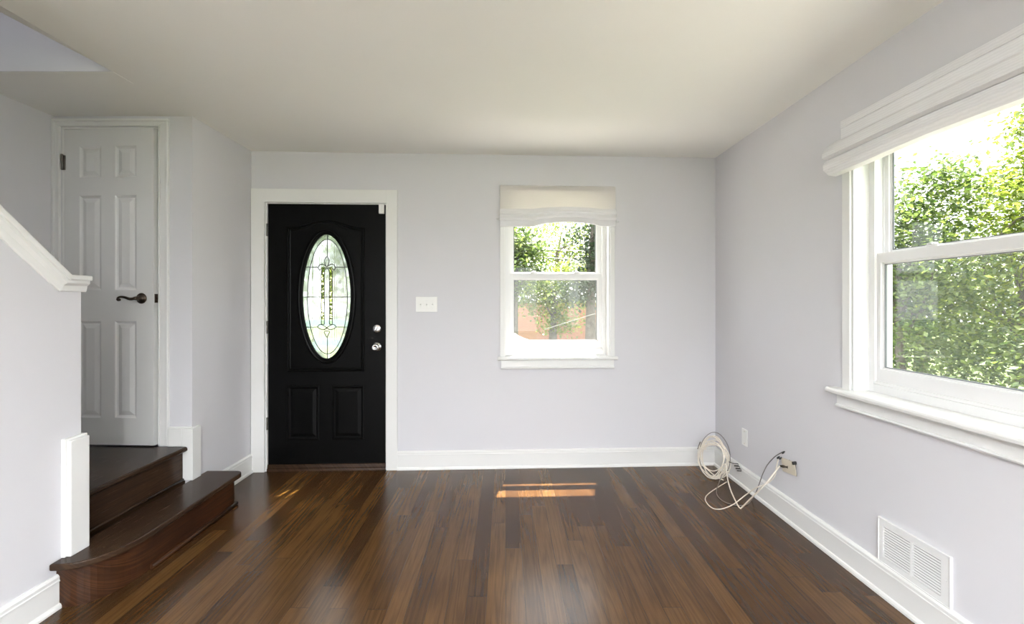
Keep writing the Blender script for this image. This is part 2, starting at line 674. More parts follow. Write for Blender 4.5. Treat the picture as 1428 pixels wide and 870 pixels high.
def panel_door_face(mb, xs, zs, panels, y0, y1, steps):
    """front face at y0 of a door between xs and zs grid lines, panels = set of (i,j) cells sunk by steps (inset, depth); back at y1"""
    def quad(a, b, c, d):
        mb._add([a, b, c, d], [(0, 1, 2, 3)])
    for i in range(len(xs) - 1):
        for j in range(len(zs) - 1):
            xa, xb, za, zb = xs[i], xs[i + 1], zs[j], zs[j + 1]
            if (i, j) in panels:
                prev = (0, 0)
                for s in steps:
                    (p, d0), (q, d1) = prev, s
                    A = [(xa + p, za + p), (xb - p, za + p), (xb - p, zb - p), (xa + p, zb - p)]
                    B = [(xa + q, za + q), (xb - q, za + q), (xb - q, zb - q), (xa + q, zb - q)]
                    for k in range(4):
                        k2 = (k + 1) % 4
                        quad((A[k][0], y0 + d0, A[k][1]), (A[k2][0], y0 + d0, A[k2][1]), (B[k2][0], y0 + d1, B[k2][1]), (B[k][0], y0 + d1, B[k][1]))
                    prev = s
                q, d = prev
                quad((xa + q, y0 + d, za + q), (xb - q, y0 + d, za + q), (xb - q, y0 + d, zb - q), (xa + q, y0 + d, zb - q))
            else:
                quad((xa, y0, za), (xb, y0, za), (xb, y0, zb), (xa, y0, zb))
    a, b, c, d = xs[0], xs[-1], zs[0], zs[-1]
    quad((a, y1, c), (a, y1, d), (b, y1, d), (b, y1, c))
    quad((a, y0, c), (a, y0, d), (a, y1, d), (a, y1, c))
    quad((b, y0, c), (b, y1, c), (b, y1, d), (b, y0, d))
    quad((a, y0, d), (b, y0, d), (b, y1, d), (a, y1, d))
    quad((a, y0, c), (a, y1, c), (b, y1, c), (b, y0, c))


# ------------------------------------------------------------------ room shell
WT = 0.17
mb = MB()
mb.box(-2.95, 1.9, YREAR - 0.15, 3.85, -0.12, 0.0)
tag(mb.build('floor', 'floor'), 'dark brown stained oak strip floor with glossy finish', 'floor', kind='structure')

# ceiling with the stair opening; the long edge of the opening is a slightly slanted drywall return
XO, YO, YO2 = -1.955, 2.27, -1.6
mb = MB()
ct = H + 0.26
mb.box(XO, 1.9, YREAR - 0.15, 3.85, H, ct)
mb.box(-2.95, XO, YO + 0.12, 3.85, H, ct)
mb.box(-2.95, XO, YO, YO + 0.12, H - 0.001, H + 0.0004)
mb.box(-2.95, XO, YREAR - 0.15, YO2, H, ct)
c0 = (XO, YO, H)
e1 = (XO, 1.2, H)
f1 = (XO - 0.21, 1.2, H + 0.057)
e2 = (XO, YO2, H)
f2 = (XO - 0.21, YO2, H + 0.057)
t1, t2, t0 = (XO, 1.2, ct), (XO, YO2, ct), (XO, YO, ct)
g1, g2 = (XO - 0.21, 1.2, ct), (XO - 0.21, YO2, ct)
mb._add([c0, e1, f1, e2, f2, t0, t1, t2, g1, g2],
        [(0, 1, 2), (1, 3, 4, 2), (0, 2, 8, 5), (2, 4, 9, 8), (3, 7, 9, 4), (5, 8, 6), (6, 8, 9, 7)])
tag(mb.build('ceiling', 'ceil', fix=False), 'flat off-white ceiling with stair opening at left', 'ceiling', kind='structure')

# back wall, local frame along the wall
uL, _ = bw(350.5, 400)
uR, _ = bw(996, 400)
wu0, _ = bw(703.5, 400)
wu1, _ = bw(850.5, 400)
ZS, ZT = 0.867, 2.125
du0, _ = bw(370.0, 400)
du1, _ = bw(539.5, 400)
_, dzt = bw(455, 283)
mb = MB()
mb.box(uL - 0.25, du0, 0, WT, -0.1, ct)
mb.box(du0, du1, 0, WT, dzt, ct)
mb.box(du0, du1, 0.0, WT, -0.1, 0.0)
mb.box(du1, wu0, 0, WT, -0.1, ct)
mb.box(wu0, wu1, 0, WT, -0.1, ZS - 0.03)
mb.box(wu0, wu1, 0, WT, ZT, ct)
mb.box(wu1, uR + 0.25, 0, WT, -0.1, ct)
tag(mb.build('wall_back', 'wall', loc=OB, rz=PHI), 'pale grey back wall with black front door and small window', 'wall', kind='structure')

# right wall: local x runs towards the camera
RW0, RW1 = 1.10, 2.195       # window opening along Y
mb = MB()
mb.box(XR, XR + WT, RW1, 3.75, -0.1, ct)
mb.box(XR, XR + WT, RW0, RW1, -0.1, ZS - 0.03)
mb.box(XR, XR + WT, RW0, RW1, ZT, ct)
mb.box(XR, XR + WT, -0.6, RW0, -0.1, ct)
mb.box(XR, XR + WT, -0.6 - 1.5, -0.6, -0.1, ZS - 0.03)  # unseen window opening added to let more daylight in
mb.box(XR, XR + WT, -2.1, -0.6, ZT, ct)
mb.box(XR, XR + WT, YREAR - 0.15, -2.1, -0.1, ct)
tag(mb.build('wall_right', 'wall'), 'pale grey right wall with large window and floor vent', 'wall', kind='structure')

mb = MB()
mb.box(XE - 0.12, XE, YC + 0.12, 3.52, 0, H)
tag(mb.build('wall_entry', 'wall'), 'short grey wall between closet corner and front door', 'wall', kind='structure')

# closet wall with door opening
dX0, dX1 = -2.742, -2.135
zL = 0.407
cz1 = atY(150, 177, YC).z
mb = MB()
mb.box(XL - 0.1, dX0, YC, YC + 0.12, 0, H)
mb.box(dX1, XE, YC, YC + 0.12, 0, H)
mb.box(dX0, dX1, YC, YC + 0.12, cz1, H)
mb.box(dX0, dX1, YC, YC + 0.12, 0, zL - 0.02)
tag(mb.build('wall_closet', 'wall'), 'grey wall around the white closet door on the landing', 'wall', kind='structure')
mb = MB()
mb.box(XL - 0.1, XE - 0.12, YC + 0.65, YC + 0.75, 0, H)
tag(mb.build('wall_closet_rear', 'wall'), 'plain wall at the back of the closet', 'wall', kind='structure')

# far stair wall, carries on upstairs; upstairs opening added to light the stairwell
mb = MB()
mb.box(XL - 0.12, XL, -0.2, 3.6, 0, 4.95)
mb.box(XL - 0.12, XL, -1.6, -0.2, 0, 3.3)
mb.box(XL - 0.12, XL, -1.6, -0.2, 4.6, 4.95)
mb.box(XL - 0.12, XL, YREAR - 0.15, -1.6, 0, 4.95)
tag(mb.build('wall_left', 'wall'), 'grey wall on the far side of the stairs', 'wall', kind='structure')
mb = MB()
mb.box(XL, XO + 1.2, YO - 0.004, YO + 0.12, H + 0.0005, 4.95)
mb.box(XO + 1.08, XO + 1.2, YREAR, YO, ct, 4.95)
mb.box(XL, XO + 1.2, YREAR - 0.12, YREAR, ct, 4.95)
mb.box(XL - 0.12, XO + 1.2, YREAR - 0.12, YO + 0.12, 4.95, 5.05)
tag(mb.build('wall_stairwell', 'wall'), 'grey drop wall above the ceiling opening over the stairs', 'wall', kind='structure')

# stair wall with sloped top
YE = 2.038
XS = -1.9
slope = 0.874
yk = 1.953


def ztop(y):
    return 1.385 + max(0.0, yk - y) * slope


yfull = yk - (H - 1.385) / slope
mb = MB()
mb.prism([(YE, 0), (YE, ztop(YE)), (yk, ztop(yk)), (yfull, H), (YREAR, H), (YREAR, 0)], 'x', XS - 0.1, XS)
tag(mb.build('wall_stair', 'wall'), 'grey half wall with sloping top beside the stairs', 'wall', kind='structure')
mb = MB()
prof = [(XS - 0.135, 0.0), (XS - 0.135, 0.022), (XS + 0.034, 0.022), (XS + 0.037, 0.018), (XS + 0.037, 0.004), (XS + 0.034, 0.0),
        (XS + 0.026, 0.0), (XS + 0.026, -0.012), (XS + 0.023, -0.016), (XS + 0.014, -0.024), (XS + 0.010, -0.045), (XS + 0.007, -0.05), (XS, -0.05), (XS, 0.0)]
mb.sweep_yz(prof, [(YE + 0.016, 1.388), (yk, 1.388), (yfull + 0.02, H - 0.02)])
tag(mb.build('trim_1', 'trim'), 'white moulded cap along the sloping half wall', 'trim', kind='structure')

# rear wall (behind the camera); wide patio opening added to let in sky light
mb = MB()
PX0, PX1, PZ = -1.5, 1.45, 2.2
mb.box(-2.95, PX0, YREAR - 0.15, YREAR, 0, H)
mb.box(PX1, 1.9, YREAR - 0.15, YREAR, 0, H)
mb.box(PX0, PX1, YREAR - 0.15, YREAR, PZ, H)
tag(mb.build('wall_rear', 'wall'), 'grey rear wall with wide opening added to let in sky light', 'wall', kind='structure')
mb = MB()
for x in (PX0, (PX0 + PX1) / 2 - 0.04, PX1 - 0.08):
    mb.box(x, x + 0.08, YREAR - 0.12, YREAR - 0.04, 0, PZ)
mb.box(PX0, PX1, YREAR - 0.12, YREAR - 0.04, PZ - 0.08, PZ)
mb.box(PX0, PX1, YREAR - 0.12, YREAR - 0.04, 0, 0.06)
tag(mb.build('door_3', 'vinyl'), 'white framed patio door added in the unseen rear wall to let in daylight', 'door', kind='structure')


# ------------------------------------------------------------------ baseboards
def base_prof(h=0.143):
    # (out of wall, z)
    return [(0, 0), (0.024, 0), (0.024, 0.010), (0.020, 0.019), (0.014, 0.022), (0.014, h - 0.032), (0.017, h - 0.030), (0.017, h - 0.026),
            (0.015, h - 0.022), (0.015, h - 0.010), (0.011, h - 0.004), (0.007, h), (0, h)]


# back
mb = MB()
uc1, _ = bw(554.5, 640)
mb.prism([(-y, z) for y, z in base_prof()], 'x', uc1, uR)
tag(mb.build('baseboard_back', 'trim', loc=OB, rz=PHI), 'white moulded baseboard under the small window', 'baseboard', kind='structure')
mb = MB()
mb.prism([(XR - y, z) for y, z in base_prof()], 'y', YREAR, 3.62)
tag(mb.build('baseboard_right', 'trim'), 'white moulded baseboard along the right wall', 'baseboard', kind='structure')
mb = MB()
mb.prism([(XE + y, z) for y, z in base_prof()], 'y', 2.957, 3.466)
tag(mb.build('baseboard_entry', 'trim'), 'short white baseboard between stair step and front door', 'baseboard', kind='structure')
mb = MB()
mb.prism([(XS + y, z) for y, z in base_prof()], 'y', YREAR, 1.925)
tag(mb.build('baseboard_stair', 'trim'), 'white baseboard at foot of the stair half wall', 'baseboard', kind='structure')
# plinth at the end of the stair wall, standing on the bottom step
mb = MB()
mb.box(XS + 0.0005, XS + 0.019, 1.943, YE + 0.012, 0.2, 0.706, 0.004)
mb.box(XS + 0.018, XS + 0.037, 1.951, YE + 0.003, 0.2, 0.698, 0.005)
mb.box(XS - 0.1, XS + 0.01, YE + 0.0005, YE + 0.012, 0.407, 0.706, 0.003)
tag(mb.build('trim_2', 'trim'), 'white plinth board at the end of the half wall on the bottom step', 'trim', kind='structure')
# block around the closet corner
mb = MB()
zt = 0.517
mb.box(-2.069, -1.9855, YC - 0.022, YC - 0.0005, zL, zt, 0.003)
mb.prism([(-1.985, YC - 0.022), (XE + 0.018, YC - 0.022), (XE + 0.018, 2.868), (XE + 0.0005, 2.868), (XE + 0.0005, YC - 0.0005), (-1.985, YC - 0.0005)], 'z', 0.2, zt, 0.002)
mb.prism([(-2.069, YC - 0.015), (XE + 0.011, YC - 0.015), (XE + 0.011, 2.862), (XE + 0.0005, 2.862), (XE + 0.0005, YC - 0.0005), (-2.069, YC - 0.0005)], 'z', zt + 0.0003, zt + 0.008, 0.002)
tag(mb.build('trim_3', 'trim'), 'white corner baseboard block beside closet door on the landing', 'trim', kind='structure')

# ------------------------------------------------------------------ staircase
st = thing('staircase', (XE, 2.4, 0), 0, 'dark stained wood steps and landing in front of the white closet door', 'stairs')


def L(v, o):
    return (v[0] - o[0], v[1] - o[1], v[2] - o[2])


def step_outline(xn, r, xb, yb, yn):
    """outline of the bottom step seen from above; both ends rounded towards the wall"""
    pts = [(xb, yb), (xb + 0.16, yb)]
    pts = [(xb, yb)]
    rr = 0.055
    for k in range(0, 9):
        a = PI / 2 - k / 8 * PI / 2
        pts.append((xn - rr + rr * math.cos(a), yb - rr + rr * math.sin(a)))
    ra, rb = xn - xb, 0.27
    for k in range(0, 15):
        a = k / 14 * PI / 2
        pts.append((XS + 0.001 + (xn - XS - 0.001) * math.cos(a) ** 0.8, yn + rb - rb * math.sin(a) ** 0.9))
    pts += [(XS + 0.001, YE + 0.013), (xb, YE + 0.013)]
    return pts


def offs(p, o):
    return [(x - o[0], y - o[1]) for x, y in p]


org = (XE, 2.4)
mb = MB()
out = step_outline(-1.690, 0.2, XE + 0.0008, 2.953, 1.893)
out = [q for q in out]
mb.prism(offs(out + [], org), 'z', 0.172, 0.2, 0.006)
mb.build('tread', 'tread', st)
mb = MB()
out = step_outline(-1.718, 0.2, XE + 0.0008, 2.925, 1.925)
mb.prism(offs(out, org), 'z', 0.0, 0.172)
mb.build('riser', 'riser', st, label='red brown riser of the bottom step with rounded end')
mb = MB()
mb.tube([(-1.712 - org[0], 2.20 - org[1], 0.012), (-1.712 - org[0], 2.90 - org[1], 0.012)], 0.012, 8)
mb.build('shoe_moulding', 'riser', st)
# landing
mb = MB()
mb.box(XL - org[0] + 0.001, -1.978 - org[0], YE + 0.001 - org[1], YC - 0.0005 - org[1], 0.0, 0.378)
mb.build('riser', 'tread', st)
mb = MB()
x0, x1 = XL + 0.001 - org[0], -1.947 - org[0]
mb.prism([(x0, 0.379), (x1 - 0.008, 0.379), (x1 - 0.001, 0.385), (x1, 0.393), (x1 - 0.003, 0.402), (x1 - 0.011, zL), (x0, zL)], 'y', YE + 0.013 - org[1], YC - 0.024 - org[1])
mb.build('landing', 'tread', st)
mb = MB()
mb.tube([(-1.973 - org[0], YE + 0.014 - org[1], 0.207), (-1.973 - org[0], 2.785 - org[1], 0.207)], 0.008, 8)
mb.build('shoe_moulding', 'tread', st)
for k in range(9):
    y1 = YE - 0.02 - k * 0.235
    z1 = zL + 0.197 * (k + 1)
    mb = MB()
    mb.box(XL + 0.001 - org[0], XS - 0.102 - org[0], y1 - 0.265 - org[1], y1 + 0.025 - org[1], z1 - 0.027, z1, 0.008)
    mb.build('tread', 'tread', st)
    mb = MB()
    mb.box(XL + 0.001 - org[0], XS - 0.102 - org[0], y1 - 0.012 - org[1], y1 - org[1], z1 - 0.195, z1 - 0.028)
    mb.build('riser', 'riser', st)

# ------------------------------------------------------------------ unseen fill lamps added behind the camera and upstairs to brighten the room
def fill_lamp(x, y, z, watts, label):
    o = thing('fill_pendant', (x, y, z), 0, label, 'added fill lamp')
    mb = MB()
    mb.lathe([(0, -0.0005), (0.06, -0.0005), (0.062, -0.008), (0.055, -0.022), (0.012, -0.028), (0.006, -0.03), (0.006, -0.40), (0.02, -0.405), (0.022, -0.44), (0, -0.442)], (0, 0, 0), (0, 0, 1), 24)
    mb.build('rod', 'chrome', o)
    mb = MB()
    mb.lathe([(0.19, -0.62), (0.19, -0.42), (0.188, -0.42), (0.188, -0.62)], (0, 0, 0), (0, 0, 1), 32)
    mb.build('lamp_shade', 'cloth', o)
    l = bpy.data.lights.new('fill_bulb', 'POINT')
    l.energy = watts
    l.shadow_soft_size = 0.09
    l.color = FILL_COLOR
    lo = bpy.data.objects.new('fill_bulb', l)
    COL.objects.link(lo)
    lo.location = (0, 0, -0.53)
    lo.parent = o


fill_lamp(-0.2, -0.9, H, FILL_W, 'added white drum fill lamp behind the viewer')
fill_lamp(-0.2, -2.5, H, FILL_W, 'added white drum fill lamp near the rear opening')
fill_lamp(-1.9, 0.3, 4.95, UP_FILL_W, 'added white drum fill lamp upstairs above the stairs')

# ------------------------------------------------------------------ closet door (door_2)
d2 = thing('door_2', (dX0, YC, zL), 0, 'white six panel closet door slightly ajar above the landing', 'door', kind='structure')
mb = MB()
ztd = cz1 - zL
# casing: outer band + inner bead, sits on the wall
wl = dX0 - XL


def casing(mb, x0, x1, z0, z1, wl, wr, wt, th=0.02):
    """flat casing with backband round an opening x0..x1 up to z1"""
    g = 0.0004
    # outer backband, inner bead and flat, laid side by side
    mb.box(x0 - wl, x0 - wl + 0.016, -th, -0.0005, z0, z1 + wt - 0.016 - g, 0.004)
    mb.box(x1 + wr - 0.016, x1 + wr, -th, -0.0005, z0, z1 + wt - 0.016 - g, 0.004)
    mb.box(x0 - wl, x1 + wr, -th, -0.0005, z1 + wt - 0.016, z1 + wt, 0.004)
    mb.box(x0 - wl + 0.016 + g, x0 - 0.010, -th * 0.6, -0.0005, z0, z1 + 0.010 - g, 0.002)
    mb.box(x1 + 0.010, x1 + wr - 0.016 - g, -th * 0.6, -0.0005, z0, z1 + 0.010 - g, 0.002)
    mb.box(x0 - wl + 0.016 + g, x1 + wr - 0.016 - g, -th * 0.6, -0.0005, z1 + 0.010, z1 + wt - 0.016 - g, 0.002)
    mb.box(x0 - 0.010 + g, x0 - 0.001, -th * 0.85, -0.001, z0, z1, 0.003)
    mb.box(x1 + 0.001, x1 + 0.010 - g, -th * 0.85, -0.001, z0, z1, 0.003)
    mb.box(x0 - 0.010 + g, x1 + 0.010 - g, -th * 0.85, -0.001, z1 + g, z1 + 0.009, 0.003)


casing(mb, 0, dX1 - dX0, 0.0, ztd, wl - 0.001, 0.062, 0.045)
mb.build('casing', 'trim', d2)
mb = MB()
mb.box(0.0005, 0.012, 0.001, 0.119, 0, ztd - 0.0005)
mb.box(dX1 - dX0 - 0.012, dX1 - dX0 - 0.0005, 0.001, 0.119, 0, ztd - 0.0005)
mb.box(0.012, dX1 - dX0 - 0.012, 0.001, 0.119, ztd - 0.012, ztd - 0.0005)
mb.build('jamb', 'trim', d2)
leaf_w = dX1 - dX0 - 0.029


def cx2(px):
    return (px - CX) / F * (YC - 0.012) - dX0 - 0.013


def cz2(py):
    return CAMZ + (CY - py) / F * (YC - 0.012) - zL


mb = MB()
xs = [0, cx2(108.5), cx2(141), cx2(160.5), cx2(192.5), leaf_w]
zs = [0.008, cz2(583), cz2(447.5), cz2(405), cz2(272), cz2(248), cz2(203), ztd - 0.016]
pan = {(i, j) for i in (1, 3) for j in (1, 3, 5)}
panel_door_face(mb, xs, zs, pan, 0.0, 0.035, [(0.003, 0.0005), (0.010, 0.006), (0.018, 0.009), (0.045, 0.001)])
leaf = mb.build('door_leaf', 'closet', d2, loc=(0.013, 0.002, 0), rz=-math.radians(2.9))
# lever handle
hx, hz = cx2(200), cz2(416)
mb = MB()
mb.lathe([(0.0, 0.0), (0.032, 0.0), (0.033, 0.004), (0.030, 0.008), (0.024, 0.011), (0.014, 0.014), (0.011, 0.03), (0.012, 0.045), (0.009, 0.055), (0, 0.056)], (hx, -0.0003, hz), (0, -1, 0))
pts = catmull([(hx + 0.004, -0.046, hz), (hx - 0.03, -0.050, hz - 0.004), (hx - 0.065, -0.048, hz + 0.006), (hx - 0.095, -0.046, hz + 0.009), (hx - 0.112, -0.045, hz + 0.001), (hx - 0.111, -0.044, hz - 0.009), (hx - 0.100, -0.044, hz - 0.008)], 6)
rad = [0.0095 - 0.0035 * min(1, i / 20) + (0.002 if i > 26 else 0) for i in range(len(pts))]
mb.tube(pts, 0.007, 10, radii=rad)
mb.build('lever_handle', 'bronze', leaf, label='aged bronze curled lever handle')
mb = MB()
mb.box(leaf_w - 0.0005, leaf_w + 0.002, 0.006, 0.030, hz - 0.027, hz + 0.027, 0.0008)
mb.box(leaf_w + 0.001, leaf_w + 0.010, 0.012, 0.024, hz - 0.008, hz + 0.008, 0.002)
mb.build('latch', 'bronze', leaf)
for py in (226, 400, 560):
    z = cz2(py)
    mb = MB()
    mb.tube([(-0.003, -0.008, z - 0.045), (-0.003, -0.008, z + 0.045)], 0.006, 10)
    mb.lathe([(0, 0), (0.007, 0.0), (0.006, 0.006), (0, 0.008)], (-0.003, -0.008, z + 0.045), (0, 0, 1), 10)
    mb.box(-0.012, 0.012, -0.003, 0.0, z - 0.045, z + 0.045)
    mb.build('hinge', 'steel', d2, loc=(0.013, 0, 0))

# ------------------------------------------------------------------ front door (door_1)
ud0 = bw(372.3, 400)[0]
ud1 = bw(537.7, 400)[0]
d1 = thing('door_1', OB + UB * ud0, PHI, 'black front door with oval leaded glass in white casing', 'door', kind='structure')


def dx(px, d=0.02):
    return bw(px, 400, d)[0] - ud0


def dz(py, d=0.02):
    return bw(455, py, d)[1]


DW = ud1 - ud0
mb = MB()
cl = dx(351.5, 0)
cr = dx(554.5, 0)
ctop = bw(455, 264.5)[1]
jl, jr, jt = du0 - ud0, du1 - ud0, dzt
for a, b in ((cl, jl + 0.001), (jr - 0.001, cr)):
    mb.box(a, b, -0.019, -0.0005, 0.0, ctop, 0.003)
mb.box(jl, jr, -0.019, -0.0005, jt - 0.001, ctop, 0.003)
mb.build('casing', 'trim', d1)
mb = MB()
mb.box(jl + 0.0005, jl + 0.011, 0.0, 0.168, 0.0, jt - 0.0005, 0.001)
mb.box(jr - 0.008, jr - 0.0005, 0.0, 0.168, 0.0, jt - 0.0005, 0.001)
mb.box(jl + 0.011, jr - 0.008, 0.0, 0.168, jt - 0.008, jt - 0.0005, 0.001)
mb.build('jamb', 'trim', d1)
# slab
Y0, Y1 = 0.012, 0.056
zb, ztp = 0.049, dz(285.0)
zsplit = dz(529)
mb = MB()
e0 = 0.004
xs = [e0, dx(400.5), dx(446), dx(463), dx(508.5), DW - e0]
zs = [zb, dz(613), dz(537), zsplit]
panel_door_face(mb, xs, zs, {(1, 1), (3, 1)}, Y0, Y1, [(0.004, -0.003), (0.010, -0.004), (0.018, 0.003), (0.026, 0.007), (0.052, 0.001)])
# upper part with elliptical hole
ex, ez = dx(456), dz(413.5)
erx, erz = (dx(489.5) - dx(422.5)) / 2 + 0.012, (dz(327) - dz(500)) / 2 + 0.012
x0, x1, z0, z1 = e0, DW - e0, zsplit, ztp
angs = [2 * PI * k / 72 for k in range(72)]
for c in ((x0, z0), (x1, z0), (x1, z1), (x0, z1)):
    angs.append(math.atan2(c[1] - ez, c[0] - ex) % (2 * PI))
angs = sorted(set(round(a, 6) for a in angs))


def onrect(a):
    c, s = math.cos(a), math.sin(a)
    ts = []
    if c > 1e-9:
        ts.append((x1 - ex) / c)
    if c < -1e-9:
        ts.append((x0 - ex) / c)
    if s > 1e-9:
        ts.append((z1 - ez) / s)
    if s < -1e-9:
        ts.append((z0 - ez) / s)
    t = min(t for t in ts if t > 0)
    return ex + c * t, ez + s * t


def onell(a, rx, rz):
    c, s = math.cos(a), math.sin(a)
    t = 1 / math.sqrt((c / rx) ** 2 + (s / rz) ** 2)
    return ex + c * t, ez + s * t


N = len(angs)
for k in range(N):
    a, b = angs[k], angs[(k + 1) % N]
    ra, rb2, ea, eb = onrect(a), onrect(b), onell(a, erx, erz), onell(b, erx, erz)
    for y in (Y0, Y1):
        mb._add([(ra[0], y, ra[1]), (rb2[0], y, rb2[1]), (eb[0], y, eb[1]), (ea[0], y, ea[1])], [(0, 1, 2, 3)])
    mb._add([(ea[0], Y0, ea[1]), (eb[0], Y0, eb[1]), (eb[0], Y1, eb[1]), (ea[0], Y1, ea[1])], [(0, 1, 2, 3)])
    mb._add([(ra[0], Y0, ra[1]), (rb2[0], Y0, rb2[1]), (rb2[0], Y1, rb2[1]), (ra[0], Y1, ra[1])], [(0, 1, 2, 3)])
# embossed border with arched top
px0, px1, pz0, pzs, pzt = dx(401.5), dx(508.5), dz(517), dz(318), dz(308)
outl = [(px0, pz0), (px1, pz0), (px1, pzs)]
sh = (px1 - px0) * 0.18
for k in range(0, 21):
    t = k / 20
    x = px1 - sh * 0.35 - t * (px1 - px0 - sh * 0.7)
    outl.append((x, pzs + (pzt - pzs) * (0.5 - 0.5 * math.cos(2 * PI * t)) ** 0.8 + 0.001))
outl.append((px0, pzs))
mb.moulding(outl, [(-0.004, 0.0), (0.0, 0.004), (0.004, 0.006), (0.009, 0.003), (0.012, -0.001), (0.018, 0.004), (0.024, 0.002), (0.027, 0.0)], Y0)
slab = mb.build('door_leaf', 'black', d1)
# oval frame
mb = MB()
ring = [onell(2 * PI * k / 96, erx + 0.028, erz + 0.028) for k in range(96)]
mb.moulding(ring, [(-0.002, 0.0), (0.0, 0.006), (0.006, 0.011), (0.014, 0.013), (0.022, 0.010), (0.026, 0.005), (0.030, 0.007), (0.036, 0.006), (0.041, 0.002), (0.041, -0.012)], Y0)
mb.build('oval_frame', 'black', slab, label='black moulded oval frame round the glass')


def ell_poly(rx, rz, n=72):
    return [(ex + rx * math.cos(2 * PI * k / n), ez + rz * math.sin(2 * PI * k / n)) for k in range(n)]


gx, gz = erx - 0.003, erz - 0.003
gi_x, gi_z = (dx(484) - dx(428)) / 2, (dz(334) - dz(494)) / 2
YG = 0.034
# border glass: ring, field: inner ellipse, strips: raised bevels
mb = MB()
A, B = ell_poly(gx, gz), ell_poly(gi_x, gi_z)
for k in range(72):
    k2 = (k + 1) % 72
    for y in (YG - 0.002, YG + 0.002):
        mb._add([(A[k][0], y, A[k][1]), (A[k2][0], y, A[k2][1]), (B[k2][0], y, B[k2][1]), (B[k][0], y, B[k][1])], [(0, 1, 2, 3)])
mb.build('glass_border', 'glass_green', slab, label='pale rippled glass border of the oval')


def strip_x(px):
    return dx(px, YG)


sx0, sx1, sx2, sx3 = strip_x(448.5), strip_x(452.5), strip_x(459.5), strip_x(463.5)
sz0, sz1 = dz(452), dz(372)


def ell_clip(xa, xb, za, zb, rx, rz, n=24):
    """polygon: part of the inner ellipse between xa..xb and za..zb"""
    top, bot = [], []
    for k in range(n + 1):
        x = xa + (xb - xa) * k / n
        w = 1 - ((x - ex) / rx) ** 2
        h = rz * math.sqrt(max(0, w))
        top.append((x, min(ez + h, zb)))
        bot.append((x, max(ez - h, za)))
    return top, bot


mb = MB()
for xa, xb, za, zb in ((ex - gi_x, sx0, -9, 9), (sx3, ex + gi_x, -9, 9), (sx0, sx1, sz1, 9), (sx0, sx1, -9, sz0), (sx1, sx2, -9, 9), (sx2, sx3, sz1, 9), (sx2, sx3, -9, sz0)):
    T, Bt = ell_clip(xa, xb, za, zb, gi_x, gi_z)
    for k in range(len(T) - 1):
        mb._add([(T[k][0], YG, T[k][1]), (T[k + 1][0], YG, T[k + 1][1]), (Bt[k + 1][0], YG, Bt[k + 1][1]), (Bt[k][0], YG, Bt[k][1])], [(0, 1, 2, 3)])
mb.build('glass_field', 'glass_white', slab, label='frosted white glass field of the oval')
for a, b in ((sx0, sx1), (sx2, sx3)):
    mb = MB()
    mb.box(a, b, YG - 0.002, YG + 0.002, sz0, sz1)
    mb.build('glass_strip', 'glass_clear', slab, label='clear bevelled upright strip in the oval glass')
# lead cames
mb = MB()
LR = 0.0031
YL = YG - 0.003


def lead(pts, closed=False, sub=6, r=LR):
    P = catmull([(x, YL, z) for x, z in pts], sub, closed)
    mb.tube(P, r, 6, closed=closed)


def D(px, py):
    return dx(px, YG), dz(py, YG)


mb.tube([(x, YL, z) for x, z in ell_poly(gi_x, gi_z, 64)], LR, 6, closed=True)
for py in (372.5, 414, 456):
    z = dz(py, YG)
    w = gx * math.sqrt(max(0, 1 - ((z - ez) / gz) ** 2))
    segs = [(ex - w, ex + w)] if py == 414 else [(ex - w, strip_x(444)), (strip_x(468), ex + w)]
    for a, b in segs:
        mb.tube([(a, YL, z), (b, YL, z)], LR, 6)
mb.tube([(ex, YL, ez + gz), (ex, YL, dz(358, YG))], LR, 6)
mb.tube([(ex, YL, dz(470, YG)), (ex, YL, ez - gz)], LR, 6)
# bud at the top
lead([D(456, 358), D(459.2, 364), D(456, 372), D(452.8, 364)], True)
# leaves left and right (top)
for s in (-1, 1):
    lead([D(456, 372), D(456 + s * 6, 368.3), D(456 + s * 10.5, 370), D(456 + s * 12, 374), D(456 + s * 9.5, 376.5), D(456 + s * 7.5, 374)])
    lead([D(456, 373), D(456 + s * 4.5, 374.5), D(456 + s * 7.5, 379), D(456 + s * 7.7, 390), D(456 + s * 7.7, 420), D(456 + s * 7.7, 452)])
    lead([D(456, 374.5), D(456 + s * 2.5, 376), D(456 + s * 3.5, 380), D(456 + s * 3.6, 392), D(456 + s * 3.6, 420), D(456 + s * 3.6, 452)])
    for py in (394, 397.5, 404, 436, 444, 452):
        mb.tube([(dx(456 + s * 3.6, YG), YL, dz(py, YG)), (dx(456 + s * 7.7, YG), YL, dz(py, YG))], LR, 6)
    lead([D(456, 457), D(456 + s * 5, 453.5), D(456 + s * 10, 452.5), D(456 + s * 12.5, 456), D(456 + s * 8, 459), D(456 + s * 3, 459), D(456, 456.5)])
lead([D(452.5, 462), D(459.5, 462), D(458.3, 466), D(456, 470), D(453.7, 466)], True, 3)
lead([D(452.5, 460), D(456, 457.5), D(459.5, 460)], False)
mb.build('lead_came', 'lead', slab, label='dark lead lines with flower motif in the oval glass')
# hinges
for py in (321.5, 456, 589):
    z = dz(py)
    mb = MB()
    mb.tube([(-0.004, 0.006, z - 0.048), (-0.004, 0.006, z + 0.048)], 0.0065, 10)
    mb.box(-0.012, 0.004, 0.008, 0.0105, z - 0.048, z + 0.048)
    mb.build('hinge', 'steel', d1)
